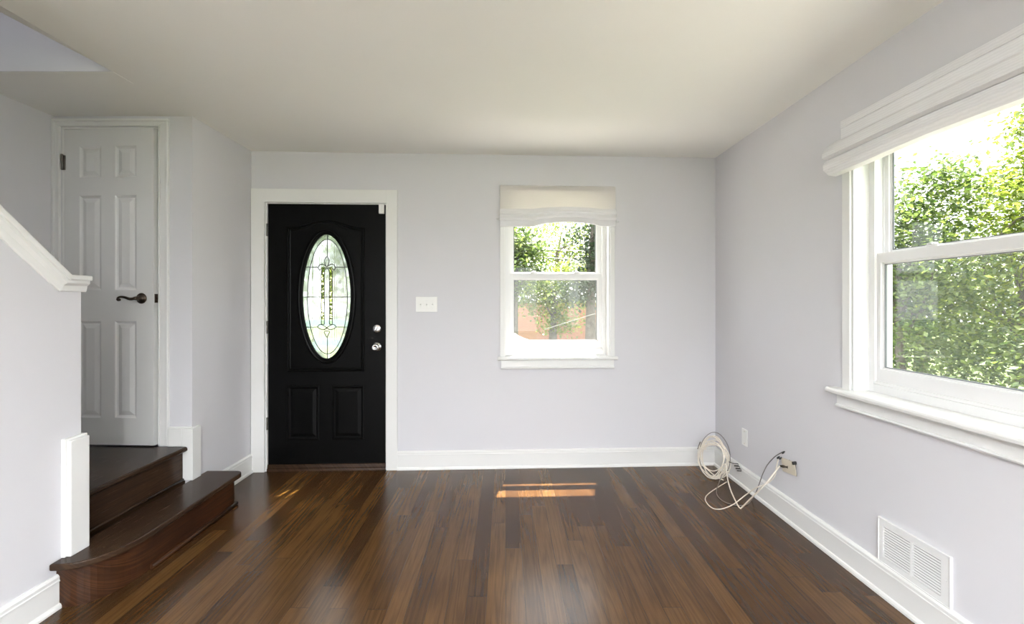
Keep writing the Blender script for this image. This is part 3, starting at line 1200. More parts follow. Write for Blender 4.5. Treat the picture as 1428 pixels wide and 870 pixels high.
# locks
lx = dx(526.3)
z1_, z2_ = dz(458), dz(483.5)
mb = MB()
mb.lathe([(0, 0), (0.033, 0), (0.034, 0.006), (0.030, 0.014), (0.024, 0.018), (0.012, 0.019), (0, 0.019)], (lx, Y0 - 0.0003, z1_), (0, -1, 0))
db = mb.build('deadbolt', 'chrome', slab, label='round chrome deadbolt rosette')
mb = MB()
mt = Matrix.Translation((lx, 0, z1_)) @ Matrix.Rotation(math.radians(40), 4, 'Y') @ Matrix.Translation((-lx, 0, -z1_))
mb.box(lx - 0.006, lx + 0.006, Y0 - 0.040, Y0 - 0.018, z1_ - 0.021, z1_ + 0.021, 0.004, mt)
mb.build('thumb_turn', 'chrome', db)
mb = MB()
mb.lathe([(0, 0), (0.034, 0), (0.035, 0.005), (0.031, 0.010), (0.018, 0.014), (0.013, 0.020), (0.013, 0.032), (0.022, 0.038), (0.0275, 0.047), (0.0275, 0.058), (0.022, 0.066), (0.013, 0.068), (0.012, 0.065), (0, 0.065)], (lx, Y0 - 0.0003, z2_), (0, -1, 0))
mb.build('door_knob', 'chrome', slab, label='round chrome door knob')
# contact sensor on the leaf and its mate on the casing
mb = MB()
mb.box(dx(529.3), dx(536.6), Y0 - 0.022, Y0 - 0.0003, dz(298), dz(285.2), 0.003)
mb.build('contact_sensor', 'plate', slab, label='small white contact sensor box')
mb = MB()
mb.box(jr + 0.001, jr + 0.014, -0.030, -0.0195, dz(293), dz(286), 0.002)
mb.build('sensor_magnet', 'plate', d1)
# threshold
mb = MB()
mb.prism([(-0.006, 0.0), (-0.002, 0.018), (0.006, 0.022), (0.010, 0.044), (0.016, 0.048), (0.16, 0.048), (0.168, 0.0)], 'x', jl + 0.012, jr - 0.009)
mb.build('threshold', 'tread', d1, label='dark wooden threshold')

# ------------------------------------------------------------------ windows


def window(name, loc, rz, x0, x1, label, cw, stool_l, stool_r, screen=True, st_w=0.026, sp=0.057):
    w = thing(name, loc, rz, label, 'window', kind='structure')
    # casing
    mb = MB()
    for a, b in ((x0 - cw, x0), (x1, x1 + cw)):
        mb.box(a, b, -0.012, -0.0005, ZS, ZT + cw, 0.003)
    mb.box(x0, x1, -0.012, -0.0005, ZT, ZT + cw, 0.003)
    mb.build('casing', 'trim', w)
    mb = MB()
    mb.box(x0 + 0.0005, x0 + 0.010, 0.0, WT, ZS, ZT - 0.0005)
    mb.box(x1 - 0.010, x1 - 0.0005, 0.0, WT, ZS, ZT - 0.0005)
    mb.box(x0 + 0.010, x1 - 0.010, 0.0, WT, ZT - 0.010, ZT - 0.0005)
    mb.build('jamb', 'trim', w)
    # vinyl frame
    fw = 0.026
    a0, a1 = x0 + 0.010, x1 - 0.010
    mb = MB()
    zf = 0.918
    for a, b in ((a0, a0 + fw), (a1 - fw, a1)):
        mb.box(a, b, 0.074, 0.165, ZS, ZT - 0.010, 0.002)
        c = a0 + fw if a == a0 else a1 - fw - 0.007
        mb.box(c, c + 0.007, 0.074, 0.086, zf, ZT - 0.04, 0.001)
        mb.box(c, c + 0.007, 0.119, 0.126, zf, ZT - 0.04, 0.001)
    mb.box(a0 + fw, a1 - fw, 0.074, 0.165, ZT - 0.040, ZT - 0.010, 0.002)
    mb.box(a0 + fw, a1 - fw, 0.074, 0.165, ZS, zf - 0.012, 0.002)
    mb.box(a0 + fw, a1 - fw, 0.078, 0.086, zf - 0.012, zf + 0.002, 0.002)
    mb.build('frame', 'vinyl', w)
    b0, b1 = a0 + fw, a1 - fw
    zg0, zm0, zm1 = 0.988, 1.468, 1.523

    def sash(nm, ya, yb, za, zb, rb, rt):
        mb = MB()
        mb.box(b0, b0 + st_w, ya, yb, za, zb, 0.004)
        mb.box(b1 - st_w, b1, ya, yb, za, zb, 0.004)
        mb.box(b0 + st_w - 0.004, b1 - st_w + 0.004, ya, yb, za, za + rb, 0.004)
        mb.box(b0 + st_w - 0.004, b1 - st_w + 0.004, ya, yb, zb - rt, zb, 0.004)
        # glazing bead
        g = 0.007
        yb2 = ya + 0.010
        for (p, q, r, s) in ((b0 + st_w, b0 + st_w + g, za + rb, zb - rt), (b1 - st_w - g, b1 - st_w, za + rb, zb - rt),
                             (b0 + st_w, b1 - st_w, za + rb, za + rb + g), (b0 + st_w, b1 - st_w, zb - rt - g, zb - rt)):
            mb.box(p, q, yb2, yb - 0.006, r, s, 0.002)
        o = mb.build(nm, 'vinyl', w)
        mb = MB()
        q = g + 0.0045
        yq = ya + 0.0125
        X0, X1, Z0, Z1 = b0 + st_w + g, b1 - st_w - g, za + rb + g, zb - rt - g
        for (p0_, p1_, r0, r1) in ((X0, X0 + 0.0045, Z0, Z1), (X1 - 0.0045, X1, Z0, Z1), (X0 + 0.0046, X1 - 0.0046, Z0, Z0 + 0.0035), (X0 + 0.0046, X1 - 0.0046, Z1 - 0.0035, Z1)):
            mb.box(p0_, p1_, yq, yb - 0.008, r0, r1)
        mb.build('glazing_gasket', 'gasket', o)
        mb = MB()
        ym = (ya + yb) / 2 + 0.002
        mb._add([(b0 + st_w, ym, za + rb), (b1 - st_w, ym, za + rb), (b1 - st_w, ym, zb - rt), (b0 + st_w, ym, zb - rt)], [(0, 1, 2, 3)])
        mb.build('pane', 'glass', o)
        return o
    ls = sash('lower_sash', 0.087, 0.118, zf, zm1, zg0 - zf - 0.008, zm1 - zm0 - 0.008)
    sash('upper_sash', 0.124, 0.151, zm0 + 0.008, ZT - 0.041, 0.052, 0.045)
    for f in (0.27, 0.73):
        mb = MB()
        xx = b0 + (b1 - b0) * f
        mb.box(xx - 0.028, xx + 0.028, 0.090, 0.116, zm1 - 0.0002, zm1 + 0.008, 0.003)
        mb.lathe([(0, 0), (0.012, 0), (0.012, 0.008), (0.009, 0.011), (0, 0.011)], (xx, 0.103, zm1 + 0.007), (0, 0, 1), 14)
        mb.box(xx - 0.02, xx + 0.004, 0.088, 0.097, zm1 + 0.008, zm1 + 0.016, 0.003)
        mb.build('sash_lock', 'vinyl', ls)
    # stool and apron
    mb = MB()
    mb.prism([(-sp + 0.005, ZS - 0.026), (-sp + 0.001, ZS - 0.022), (-sp, ZS - 0.012), (-sp + 0.003, ZS - 0.004), (-sp + 0.009, ZS), (0.0, ZS), (0.0, ZS - 0.028)], 'x', stool_l, stool_r)
    mb.box(x0 + 0.001, x1 - 0.001, -0.001, 0.085, ZS - 0.028, ZS)
    mb.build('stool', 'trim', w)
    mb = MB()
    mb.prism([(-0.0005, ZS - 0.0285), (-0.017, ZS - 0.0285), (-0.017, ZS - 0.078), (-0.024, ZS - 0.081), (-0.027, ZS - 0.087), (-0.024, ZS - 0.093), (-0.018, ZS - 0.095), (-0.0005, ZS - 0.095)], 'x', stool_l + 0.028, stool_r - 0.028)
    mb.build('apron', 'trim', w)
    if screen:
        mb = MB()
        ys = 0.163
        mb._add([(b0 + 0.02, ys, zf + 0.02), (b1 - 0.02, ys, zf + 0.02), (b1 - 0.02, ys, zm1 - 0.02), (b0 + 0.02, ys, zm1 - 0.02)], [(0, 1, 2, 3)])
        sc = mb.build('insect_screen', 'screen', w)
    mb = MB()
    mb.prism([(0.166, ZS), (0.23, ZS - 0.02), (0.23, ZS - 0.05), (0.171, ZS - 0.05)], 'x', x0, x1)
    mb.build('outer_sill', 'vinyl', w)
    return w


uw0, uw1 = wu0, wu1
um = (uw0 + uw1) / 2
window('window_1', OB + UB * um, PHI, uw0 - um, uw1 - um, 'small white double hung window in the back wall', 0.036,
       bw(692, 500)[0] - um + 0.01, bw(862, 500)[0] - um - 0.01, st_w=0.037, sp=0.031)
ym = (RW0 + RW1) / 2
window('window_2', (XR, ym, 0), -PI / 2, -(RW1 - ym), ym - RW0, 'large white double hung window in the right wall', 0.05,
       -(2.30 - ym), ym - (RW0 - 0.11))


# ------------------------------------------------------------------ roman shades
def shade(loc, rz, x0, x1, prof, label, droop, knob, head, cloth='cloth', group=None):
    s = thing('roman_shade', loc, rz, label, 'window shade', group)
    zt_ = head[0]
    mb = MB()
    mb.box(x0 + 0.002, x1 - 0.002, -0.034, -0.013, head[1], zt_, 0.003)
    mb.build('headrail', cloth, s)
    n = 48
    # prof: list of (y, z, widen) from the top down; fabric thickness 2 mm; last index ones droop
    mb = MB()
    split = 3

    def strip(pr, nm, mat=cloth):
        mb = MB()
        rows = []
        for side in (0, 1):
            R = []
            for (y, z, wdn, dr) in (pr if side == 0 else pr[::-1]):
                row = []
                for i in range(n + 1):
                    t = i / n
                    x = x0 - wdn + (x1 - x0 + 2 * wdn) * t
                    dy, dz_ = droop(t)
                    j = 0.0022 * mnoise.noise(Vector((x * 6, z * 25, 3.1 + side * 0)))
                    row.append(mb.bm.verts.new((x, y + dy * dr + j + (0.0018 if side else 0.0), z + dz_ * dr)))
                R.append(row)
            rows += R
        m = len(rows)
        for k in range(m):
            A, B = rows[k], rows[(k + 1) % m]
            for i in range(n):
                mb.bm.faces.new((A[i], A[i + 1], B[i + 1], B[i]))
        for i in (0, n):
            mb.bm.faces.new([r[i] for r in rows])
        return mb.build(nm, mat, s)
    for nm, pr in prof:
        strip(pr, nm, cloth if nm == 'panel' else 'heavycloth')
    for kx, kz, ky in knob:
        mb = MB()
        mb.lathe([(0, 0), (0.006, 0.002), (0.008, 0.008), (0.006, 0.014), (0.003, 0.016), (0.003, 0.024), (0, 0.024)], (kx, ky, kz), (1 if kx > 0 else -1, 0, 0), 12)
        mb.build('rod_finial', 'vinyl', s)
    return s


# small window shade
su0, su1 = bw(697.3, 280, -0.03)[0] - um, bw(858, 280, -0.03)[0] - um


def zb_(py):
    return bw(777, py, -0.035)[1]


def droop_small(t):
    e = abs(2 * t - 1)
    lift = 0.0
    if t > 0.30 and t < 0.86:
        u = (t - 0.30) / 0.56
        lift = 0.034 * math.sin(PI * u) ** 0.6
    return (0.0, lift - 0.010 * (1 - t))


def droop_mid(t):
    return (0.0, 0.010 - 0.022 * t)


shade(OB + UB * um, PHI, su0, su1, [
    ('panel', [(-0.035, zb_(260), 0, 0), (-0.037, zb_(266), 0, 0), (-0.037, zb_(280), 0, 0), (-0.038, zb_(293.5), 0, 0.5)]),
    ('fold', [(-0.039, zb_(291), 0.001, 0.5), (-0.052, zb_(294.5), 0.002, 0.5), (-0.058, zb_(298), 0.003, 0.6), (-0.052, zb_(299.5), 0.003, 0.6), (-0.060, zb_(304), 0.003, 0.7), (-0.050, zb_(307), 0.002, 0.7), (-0.036, zb_(304), 0.0, 0.7)]),
    ('hem', [(-0.034, zb_(301), 0, 0.5), (-0.040, zb_(308), 0, 0.8), (-0.036, zb_(314.5), 0, 1.0), (-0.030, zb_(315), 0, 1.0), (-0.026, zb_(309), 0, 0.8)]),
], 'white roman shade gathered above the small back window', droop_small, [(su0 - 0.004, zb_(306), -0.03), (su1 + 0.006, zb_(308), -0.03)], (zb_(259), zb_(266)))


def droop_none(t):
    return (0.0, 0.004 * math.sin(t * 5.0) - 0.003 * math.sin(t * 11) + 0.014 * t)


shade((XR, ym, 0), -PI / 2, -(2.228 - ym), ym - (RW0 - 0.06), [
    ('panel', [(-0.026, 2.172, 0, 0), (-0.029, 2.14, 0, 0), (-0.030, 2.11, 0, 0), (-0.031, 2.072, 0, 0)]),
    ('fold', [(-0.032, 2.088, 0.0, 0.2), (-0.070, 2.070, 0.006, 0.3), (-0.098, 2.048, 0.012, 0.4), (-0.110, 2.020, 0.014, 0.6), (-0.112, 1.998, 0.015, 0.6), (-0.096, 1.988, 0.013, 0.6), (-0.034, 1.995, 0, 0.3)]),
    ('hem', [(-0.034, 1.992, 0, 0.4), (-0.098, 1.984, 0.012, 0.6), (-0.108, 1.962, 0.014, 0.8), (-0.106, 1.938, 0.014, 0.9), (-0.082, 1.914, 0.010, 1), (-0.052, 1.908, 0.006, 1), (-0.034, 1.93, 0, 0.8)]),
], 'wide white roman shade gathered above the large right window', droop_none, [], (2.175, 2.14), 'heavycloth')

# ------------------------------------------------------------------ small wall fittings
# triple light switch
a = bw(580, 424)
b = bw(610, 424)
zc = bw(595, 424.3)[1]
us = (a[0] + b[0]) / 2
sw = thing('light_switch', OB + UB * us + Vector((0, 0, zc)), PHI, 'white triple light switch plate between front door and small window', 'light switch')
mb = MB()
hw = (b[0] - a[0]) / 2
mb.box(-hw, hw, -0.006, -0.0005, -0.0585, 0.0585, 0.0028)
mb.build('cover_plate', 'plate', sw)
for k in (-1, 0, 1):
    mb = MB()
    x = k * 0.046
    mb.box(x - 0.006, x + 0.006, -0.0075, -0.0055, -0.013, 0.013, 0.0006)
    rot = Matrix.Translation((x, -0.006, 0)) @ Matrix.Rotation(math.radians(28 if k < 1 else -28), 4, 'X')
    mb.box(-0.004, 0.004, -0.016, 0.0, -0.005, 0.005, 0.0015, rot)
    mb.build('toggle', 'ivory' if False else 'plate', sw)
for k in (-1, 0, 1):
    for s in (-1, 1):
        mb = MB()
        mb.lathe([(0, 0), (0.003, 0), (0.0025, 0.0015), (0, 0.0016)], (k * 0.046, -0.0058, s * 0.03), (0, -1, 0), 10)
        mb.build('screw', 'plate', sw)

# outlet on the right wall near the corner
p0 = atX(1034.5, 607, XR - 0.003)
p1 = atX(1043, 607, XR - 0.003)
yo, zo = (p0.y + p1.y) / 2, p0.z - 0.003
ou = thing('wall_outlet', (XR, yo, zo), -PI / 2, 'white blank wall plate on the right wall above the coiled cables', 'wall plate')
mb = MB()
mb.box(-0.036, 0.036, -0.0065, -0.0005, -0.058, 0.058, 0.003)
mb.build('cover_plate', 'plate', ou)
for s in (-1, 1):
    mb = MB()
    mb.lathe([(0, 0), (0.004, 0), (0.003, 0.002), (0, 0.002)], (0, -0.0062, s * 0.042), (0, -1, 0), 10)
    mb.build('screw', 'ivory', ou)

# crooked cable jack plate
pj = atX(1100.5, 651, XR - 0.022)
jk = thing('cable_jack_plate', (XR, pj.y, pj.z), -PI / 2, 'ivory cable jack plate hanging crooked off the right wall', 'wall plate')
mb = MB()
mb.box(-0.034, 0.030, -0.004, -0.0005, -0.03, 0.03, 0.001)  # flat block, darkened in place of the shaded gap behind the plate
mb.build('box_gap_shade', 'gap_shade', jk)
tilt = Matrix.Translation((-0.004, -0.022, 0.0)) @ Matrix.Rotation(math.radians(8), 4, 'Z') @ Matrix.Rotation(math.radians(-4), 4, 'Y') @ Matrix.Rotation(math.radians(5), 4, 'X')
mb = MB()
mb.box(-0.052, 0.052, -0.003, 0.003, -0.040, 0.040, 0.0022, tilt)
mb.box(-0.02, 0.02, 0.002, 0.017, -0.02, 0.02, 0.001, tilt)
mb.build('cover_plate', 'ivory', jk)
mb = MB()
c = tilt @ Vector((-0.004, -0.003, -0.004))
axd = Vector((-0.55, -0.85, 0.03)).normalized()
mb.lathe([(0, 0), (0.008, 0.0), (0.008, 0.003), (0.0048, 0.004), (0.0048, 0.016), (0.007, 0.017), (0.0072, 0.030), (0.005, 0.032), (0.005, 0.040), (0, 0.040)], c, axd, 12)
mb.build('coax_connector', 'bronze', jk, label='dark metal coaxial connector')
conn_tip = jk.location + Matrix.Rotation(-PI / 2, 3, 'Z') @ (c + axd * 0.040)
mb = MB()
mb.box(0.046, 0.056, -0.014, 0.010, 0.026, 0.044, 0.003, tilt)
mb.build('mounting_clip', 'blackplastic', jk)

# floor level vent register on the right wall
va = atX(1226.3, 750, XR - 0.004)
vb = atX(1328, 812, XR - 0.004)
vz1 = (atX(1226.3, 721, XR - 0.004).z + atX(1328, 775.4, XR - 0.004).z) / 2
vz0 = (atX(1226.3, 778.8, XR - 0.004).z + atX(1328, 849, XR - 0.004).z) / 2
vy = (va.y + vb.y) / 2
vw = (va.y - vb.y) / 2
vz0 = 0.1435
vt = thing('vent_register', (XR, vy, vz0), -PI / 2, 'white metal louvred vent register low on the right wall', 'vent')
vh = vz1 - vz0
mb = MB()
bd = 0.026
e_ = 0.0042
for (p, q, r, s) in ((-vw + e_, -vw + bd, e_, vh - e_), (vw - bd - 0.014, vw - e_, e_, vh - e_), (-vw + bd, vw - bd - 0.014, e_, bd), (-vw + bd, vw - bd - 0.014, vh - bd, vh - e_)):
    mb.prism([(p, -0.0005), (q, -0.0005), (q, -0.009), (p, -0.009)], 'z', r, s)
mb.prism([(-0.008, -0.0005), (0.004, -0.0005), (0.004, -0.0085), (-0.008, -0.0085)], 'z', bd, vh - bd)
# folded outer lip
for (p, q, r, s) in ((-vw, vw, vh - 0.004, vh), (-vw, vw, 0, 0.004), (-vw, -vw + 0.004, 0.0041, vh - 0.0041), (vw - 0.004, vw, 0.0041, vh - 0.0041)):
    mb.box(p, q, -0.0125, -0.0005, r, s, 0.0015)
fr = mb.build('frame', 'vent', vt)
mb = MB()
mb.box(-vw + 0.01, vw - 0.01, -0.0016, -0.0004, 0.012, vh - 0.012)  # dark sheet on the wall in place of the duct's shade
mb.build('duct_shade_sheet', 'gap_shade', vt, label='dark sheet painted as the shaded duct behind the louvres')
for (p, q) in ((-vw + bd, -0.008), (0.004, vw - bd - 0.014)):
    mb = MB()
    nb = 13
    for k in range(nb):
        z = bd + (vh - 2 * bd) * (k + 0.5) / nb
        mb.prism([(-0.0095, z - 0.0014), (-0.0088, z - 0.0030), (-0.0020, z + 0.0012), (-0.0027, z + 0.0028)], 'x', p + 0.0002, q - 0.0002)
    mb.build('louvre_bank', 'vent', vt)
for s in (-1, 1):
    mb = MB()
    mb.lathe([(0, 0), (0.004, 0), (0.003, 0.002), (0, 0.002)], (s * (vw - 0.013) - (0.004 if s > 0 else 0), -0.0088, vh / 2), (0, -1, 0), 10)
    mb.build('screw', 'vent', vt)

# ------------------------------------------------------------------ cables in the corner
pl = Vector((1.455, 3.42, 0))
pr_ = Vector((1.622, 3.275, 0))
cen = (pl + pr_) / 2
wdir = (pr_ - pl).normalized()
half = (pr_ - pl).length / 2
lean = Vector((wdir.y, -wdir.x, 0))
if lean.y > 0:
    lean = -lean          # towards the camera
CB = Vector((cen.x, cen.y, 0))
coil = thing('cable_coil', CB, 0, 'tied coil of ivory coaxial cable leaning in the corner by the baseboard', 'cable')
random.seed(21)
turns = 8


def coil_pt(a, ru, rv, cu, cv, d):
    u = cu + ru * math.cos(a)
    v = cv + rv * math.sin(a)
    p = wdir * u + Vector((0, 0, v)) + lean * (d + 0.035 - v * 0.16)
    return p


pts = []
NS = 26
for t in range(turns):
    ru = half * random.uniform(0.66, 1.0)
    rv = 0.160 * random.uniform(0.72, 1.0)
    cu = random.uniform(-0.010, 0.010) - (half * 0.98 - ru) * random.choice((-0.9, 0.3, 0.9))
    cv = 0.158 + random.uniform(-0.004, 0.004) - (0.149 - rv) * random.uniform(0.1, 1.0)
    dd = random.uniform(-0.022, 0.022)
    if t:
        pass
    for k in range(NS):
        pts.append((2 * PI * k / NS + 0.6, ru, rv, cu, cv, dd))
# smooth the parameters from turn to turn
sm = []
for i in range(len(pts)):
    acc = [0] * 6
    wsum = 0
    for j in range(-4, 5):
        q = pts[min(max(i + j, 0), len(pts) - 1)]
        for z in range(1, 6):
            acc[z] += q[z]
        wsum += 1
    sm.append((pts[i][0], *[v / wsum for v in acc[1:]]))
P = [coil_pt(*q) for q in sm]
mb = MB()
mb.tube(P, 0.0034, 8)
mb.build('coil', 'cable', coil)


def on_coil(px, py, d=0.0):
    n = (lean + Vector((0, 0, 0.16))).normalized()
    o = CB + lean * (0.035 + d)
    rr = ray(px, py)
    return CAM + rr * ((o - CAM).dot(n) / rr.dot(n)) - CB


for i, lp in enumerate((
        [(983, 612), (976, 627), (973.5, 642), (977.5, 652), (986, 660), (996, 664.5), (1004, 662.5), (1010, 655), (1014, 646), (1016, 634)],
        [(988, 608), (980, 622), (977.5, 637), (983, 650), (993, 656.5), (1003, 654), (1011, 646.5)],
        [(978, 648), (986, 654), (994, 661), (1003, 667), (1009, 669.5)])):
    mb = MB()
    mb.tube(catmull([on_coil(x, y, 0.026 + 0.006 * i) for x, y in lp], 8), 0.0034, 8)
    mb.build('loose_turn', 'cable', coil)
mb = MB()
P2 = [coil_pt(0.6 + 2 * PI * k / 30, half * 0.97, 0.158, 0.004, 0.166, 0.014) for k in range(-2, 29)]
P2 = [p + Vector((0, 0, 0.012 * max(0, math.sin(0.6 + 2 * PI * k / 30)) ** 6)) for k, p in zip(range(-2, 29), P2)]
mb.tube(P2, 0.0026, 6)
mb.build('thin_strand', 'greycable', coil, label='thin grey cable wound round the coil')
for ang in (2.75, 5.75):
    mb = MB()
    c = coil_pt(ang, half * 0.84, 0.132, 0, 0.153, 0)
    tang = (coil_pt(ang + 0.1, half * 0.84, 0.132, 0, 0.153, 0) - c).normalized()
    n1 = lean.copy()
    n2 = tang.cross(n1).normalized()
    mb.tube([c + n1 * (0.026 * math.cos(2 * PI * k / 20)) + n2 * (0.024 * math.sin(2 * PI * k / 20)) for k in range(20)], 0.0030, 6, closed=True)
    mb.build('cable_tie', 'cable', coil)
# connector ends tucked at the left of the coil, black clip at the right
mb = MB()
pa = atY(977, 616, 3.44) - CB
for k, (dx_, dz_) in enumerate(((0, 0), (0.008, -0.012), (-0.006, -0.03))):
    o = pa + Vector((dx_, 0.004 * k, dz_))
    mb = MB()
    mb.lathe([(0, 0), (0.006, 0), (0.0065, 0.012), (0.005, 0.013), (0.005, 0.030), (0, 0.030)], o, (-0.35, 0.05, -0.9), 10)
    mb.build('connector_end', 'steel', coil, label='grey metal connector end')
mb = MB()
pk = atY(1022, 646, 3.23) - CB
wv_ = Vector((0.6, -0.75, -0.1)).normalized()
for k in range(3):
    o = pk + Vector((0.004 * k, -0.012 * k, -0.014 * k))
    mb.tube([o, o + Vector((0.026, -0.02, 0.004)), o + Vector((0.028, -0.022, -0.010)), o + Vector((0.006, -0.006, -0.013))], 0.0032, 6)
mb.tube([pk + Vector((-0.022, 0.014, 0.006)), pk + Vector((-0.01, 0.006, 0.004)), pk], 0.003, 6)
mb.build('black_clip', 'blackplastic', coil, label='black plastic clip on the cable end')


def cable(ptsw, r, mat, label, ends=None):
    base = Vector(ptsw[0])
    o = thing('coaxial_cable', base, 0, label, 'cable')
    mb = MB()
    mb.tube([p - base for p in catmull(ptsw, 8)], r, 8)
    mb.build('jacket', mat, o)
    return o, base


# cable to the jack: drops from the coil to the floor and rises to the connector
r = 0.0042
c1 = [atY(1012, 647, 3.21), atY(1014, 664, 3.16), atY(1018.5, 682, 3.04), atZ(1027, 701, 0.012), atZ(1032, 708.5, r), atZ(1035, 707, r + 0.001),
      atY(1046, 696, 2.78), atY(1068, 674, 2.66)]
c1.append(conn_tip)
cable(c1, r, 'cable', 'thick ivory cable bent in a V from the coil up to the jack plate')
# loose loop on the floor, ending behind the jack plate
c2 = [atZ(1013.5, 672, r), atZ(1001, 679.5, r), atZ(988.5, 688, r), atZ(983.5, 695, r), atZ(987, 703, r), atZ(995, 709, r), atZ(1005, 709.8, r), atZ(1016, 706.5, r), atZ(1026, 701, r + 0.010),
      atY(1040, 690, 2.89), atY(1056, 679.5, 2.77), atX(1070, 674, 1.60), atX(1080, 664, 1.62), atX(1083, 650, 1.63), atX(1085.5, 640, 1.635)]
cable(c2, 0.0032, 'cable', 'thin ivory cable looped on the floor and rising beside the jack plate')
c3 = [atY(1008, 659, 3.30), atZ(1003, 672, 0.05), atZ(999.5, 682, r), atZ(1000, 690, r), atZ(1006, 697, r), atZ(1016, 702, r), atZ(1030, 704.8, r), atZ(1041, 703.5, r), atZ(1048, 697, r), atX(1054, 687, 1.60),
      atX(1059, 674, 1.61), atX(1064, 660, 1.615), atX(1071, 647, 1.615), atX(1081, 636.5, 1.62), atX(1091.5, 630, 1.64)]
o3, b3 = cable(c3, 0.0028, 'greycable', 'thin grey cable arching from the floor to the top of the jack plate')
mb = MB()
for px, py in ((1084, 639), (1087, 640), (1091, 632)):
    q = atX(px, py, 1.628) - b3
    mb = MB()
    mb.lathe([(0, 0), (0.0055, 0), (0.0055, 0.012), (0.004, 0.013), (0.004, 0.02), (0, 0.02)], q, (0.2, -0.5, 0.6), 8)
    mb.build('connector_end', 'blackplastic', o3, label='black connector end')

# ------------------------------------------------------------------ outside
GZ = -0.8
mb = MB()
mb.box(-40, 45, 4.3, 60, GZ - 0.2, GZ)
mb.box(2.1, 45, -25, 4.3, GZ - 0.2, GZ)
mb.box(-40, 2.1, -40, -3.6, GZ - 0.2, GZ)
tag(mb.build('lawn', 'grass'), 'sunlit lawn outside the windows', 'lawn', kind='structure')
mb = MB()
mb.box(-30, 7.5, 10.2, 15.5, GZ + 0.001, GZ + 0.02)
tag(mb.build('street', 'asphalt'), 'grey street beyond the front lawn', 'street', kind='structure')
mb = MB()
mb.box(-2.6, 2.5, 3.78, 5.6, GZ, -0.15)
mb.box(-2.0, -0.8, 5.6, 10.1, GZ, GZ + 0.03)
tag(mb.build('porch_slab', 'concrete', loc=(0, 0, 0)), 'pale concrete porch slab outside the front door', 'porch', kind='structure')
mb = MB()
mb.box(2.6, 7.0, 1.0, 4.2, GZ, GZ + 0.03)
tag(mb.build('side_path', 'concrete'), 'pale concrete path beside the house', 'path', kind='structure')

# eave and gutter over the front wall
he = 2.52
mb = MB()
mb.box(-3.2, 2.4, WT, 0.327, he, he + 0.14)
tag(mb.build('roof_eave', 'siding', loc=OB, rz=PHI), 'boxed white eave above the front wall outside', 'eave', kind='structure')

# porch railing seen through the oval glass
rl = thing('porch_railing', OB + UB * -1.4 + NB * 1.6, PHI, 'blue green porch railing seen through the oval door glass', 'railing')
for z in (1.06, 0.83):
    mb = MB()
    mb.box(-1.0, 1.0, -0.02, 0.02, z - 0.045, z + 0.035, 0.008)
    mb.build('rail', 'rail', rl)
for x in (-0.95, -0.27, 0.27, 0.95):
    mb = MB()
    mb.box(x - 0.03, x + 0.03, -0.019, 0.019, -0.15, 1.02, 0.006)
    mb.build('post', 'rail', rl)

# brick house across the street
bh = thing('brick_house', (2.5, 24, GZ), 0, 'red brick house across the street seen through the small window', 'house')
mb = MB()
mb.box(-9, 9, 0, 6, 0, 2.05)
mb.build('brick_wall', 'brick', bh)
mb = MB()
mb.box(-9.1, 9.1, -0.1, 6.1, 2.05, 2.2, 0.02)
mb.build('coping', 'concrete', bh)
# low retaining wall
# white car parked at the left of that view
car = thing('white_car', (-1.06, 12.6, GZ + 0.02), 0, 'white parked car half hidden behind the small window frame', 'car')
mb = MB()
side = [(-2.2, 0.30), (-2.22, 0.62), (-2.1, 0.78), (-1.25, 0.92), (-0.75, 1.30), (-0.45, 1.42), (0.35, 1.46), (0.95, 1.40), (1.45, 1.08), (1.62, 1.00), (1.78, 0.96), (1.86, 0.80), (1.84, 0.38), (1.70, 0.28), (-2.1, 0.26)]
t = bmesh.new()
mb.prism(side, 'y', -0.86, 0.86, 0.06)
body = mb.build('body', 'carpaint', car)
for y in (-0.862, 0.842):
    mb = MB()
    mb.prism([(-1.05, 0.96), (-0.68, 1.26), (-0.42, 1.36), (0.30, 1.385), (0.86, 1.33), (1.22, 1.05), (1.15, 0.98)], 'y', y, y + 0.02)
    mb.build('side_window', 'carglass', car)
for x in (-1.4, 1.15):
    for y in (-0.87, 0.67):
        mb = MB()
        mb.lathe([(0, 0), (0.18, 0.0), (0.20, 0.02), (0.30, 0.0), (0.32, 0.03), (0.32, 0.17), (0.30, 0.20), (0, 0.20)], (x, y, 0.32), (0, 1, 0), 24)
        mb.build('wheel', 'tire', car)

# utility wires
for (pa, pb, D1, D2, label, rr, mat) in (
        ((700, 347), (860, 351.2), 18, 17, 'upper dark utility wire crossing the upper pane of the small window', 0.016, 'blackplastic'),
        ((700, 355), (860, 366), 18, 17, 'lower dark utility wire crossing the upper pane of the small window', 0.016, 'blackplastic'),
        ((770, 456), (880, 421.5), 11, 10, 'pale guy wire slanting across the lower pane of the small window', 0.006, 'greycable')):
    A, B = atY(*pa, D1), atY(*pb, D2)
    d = B - A
    A2, B2 = A - d * (1.2 if mat != 'greycable' else 0.1), B + d * 1.5
    mb = MB()
    w = []
    for k in range(21):
        t = k / 20
        p = A2.lerp(B2, t)
        w.append(p)
    mb.tube(w, rr, 6)
    tag(mb.build('utility_wire', mat), label, 'wire')


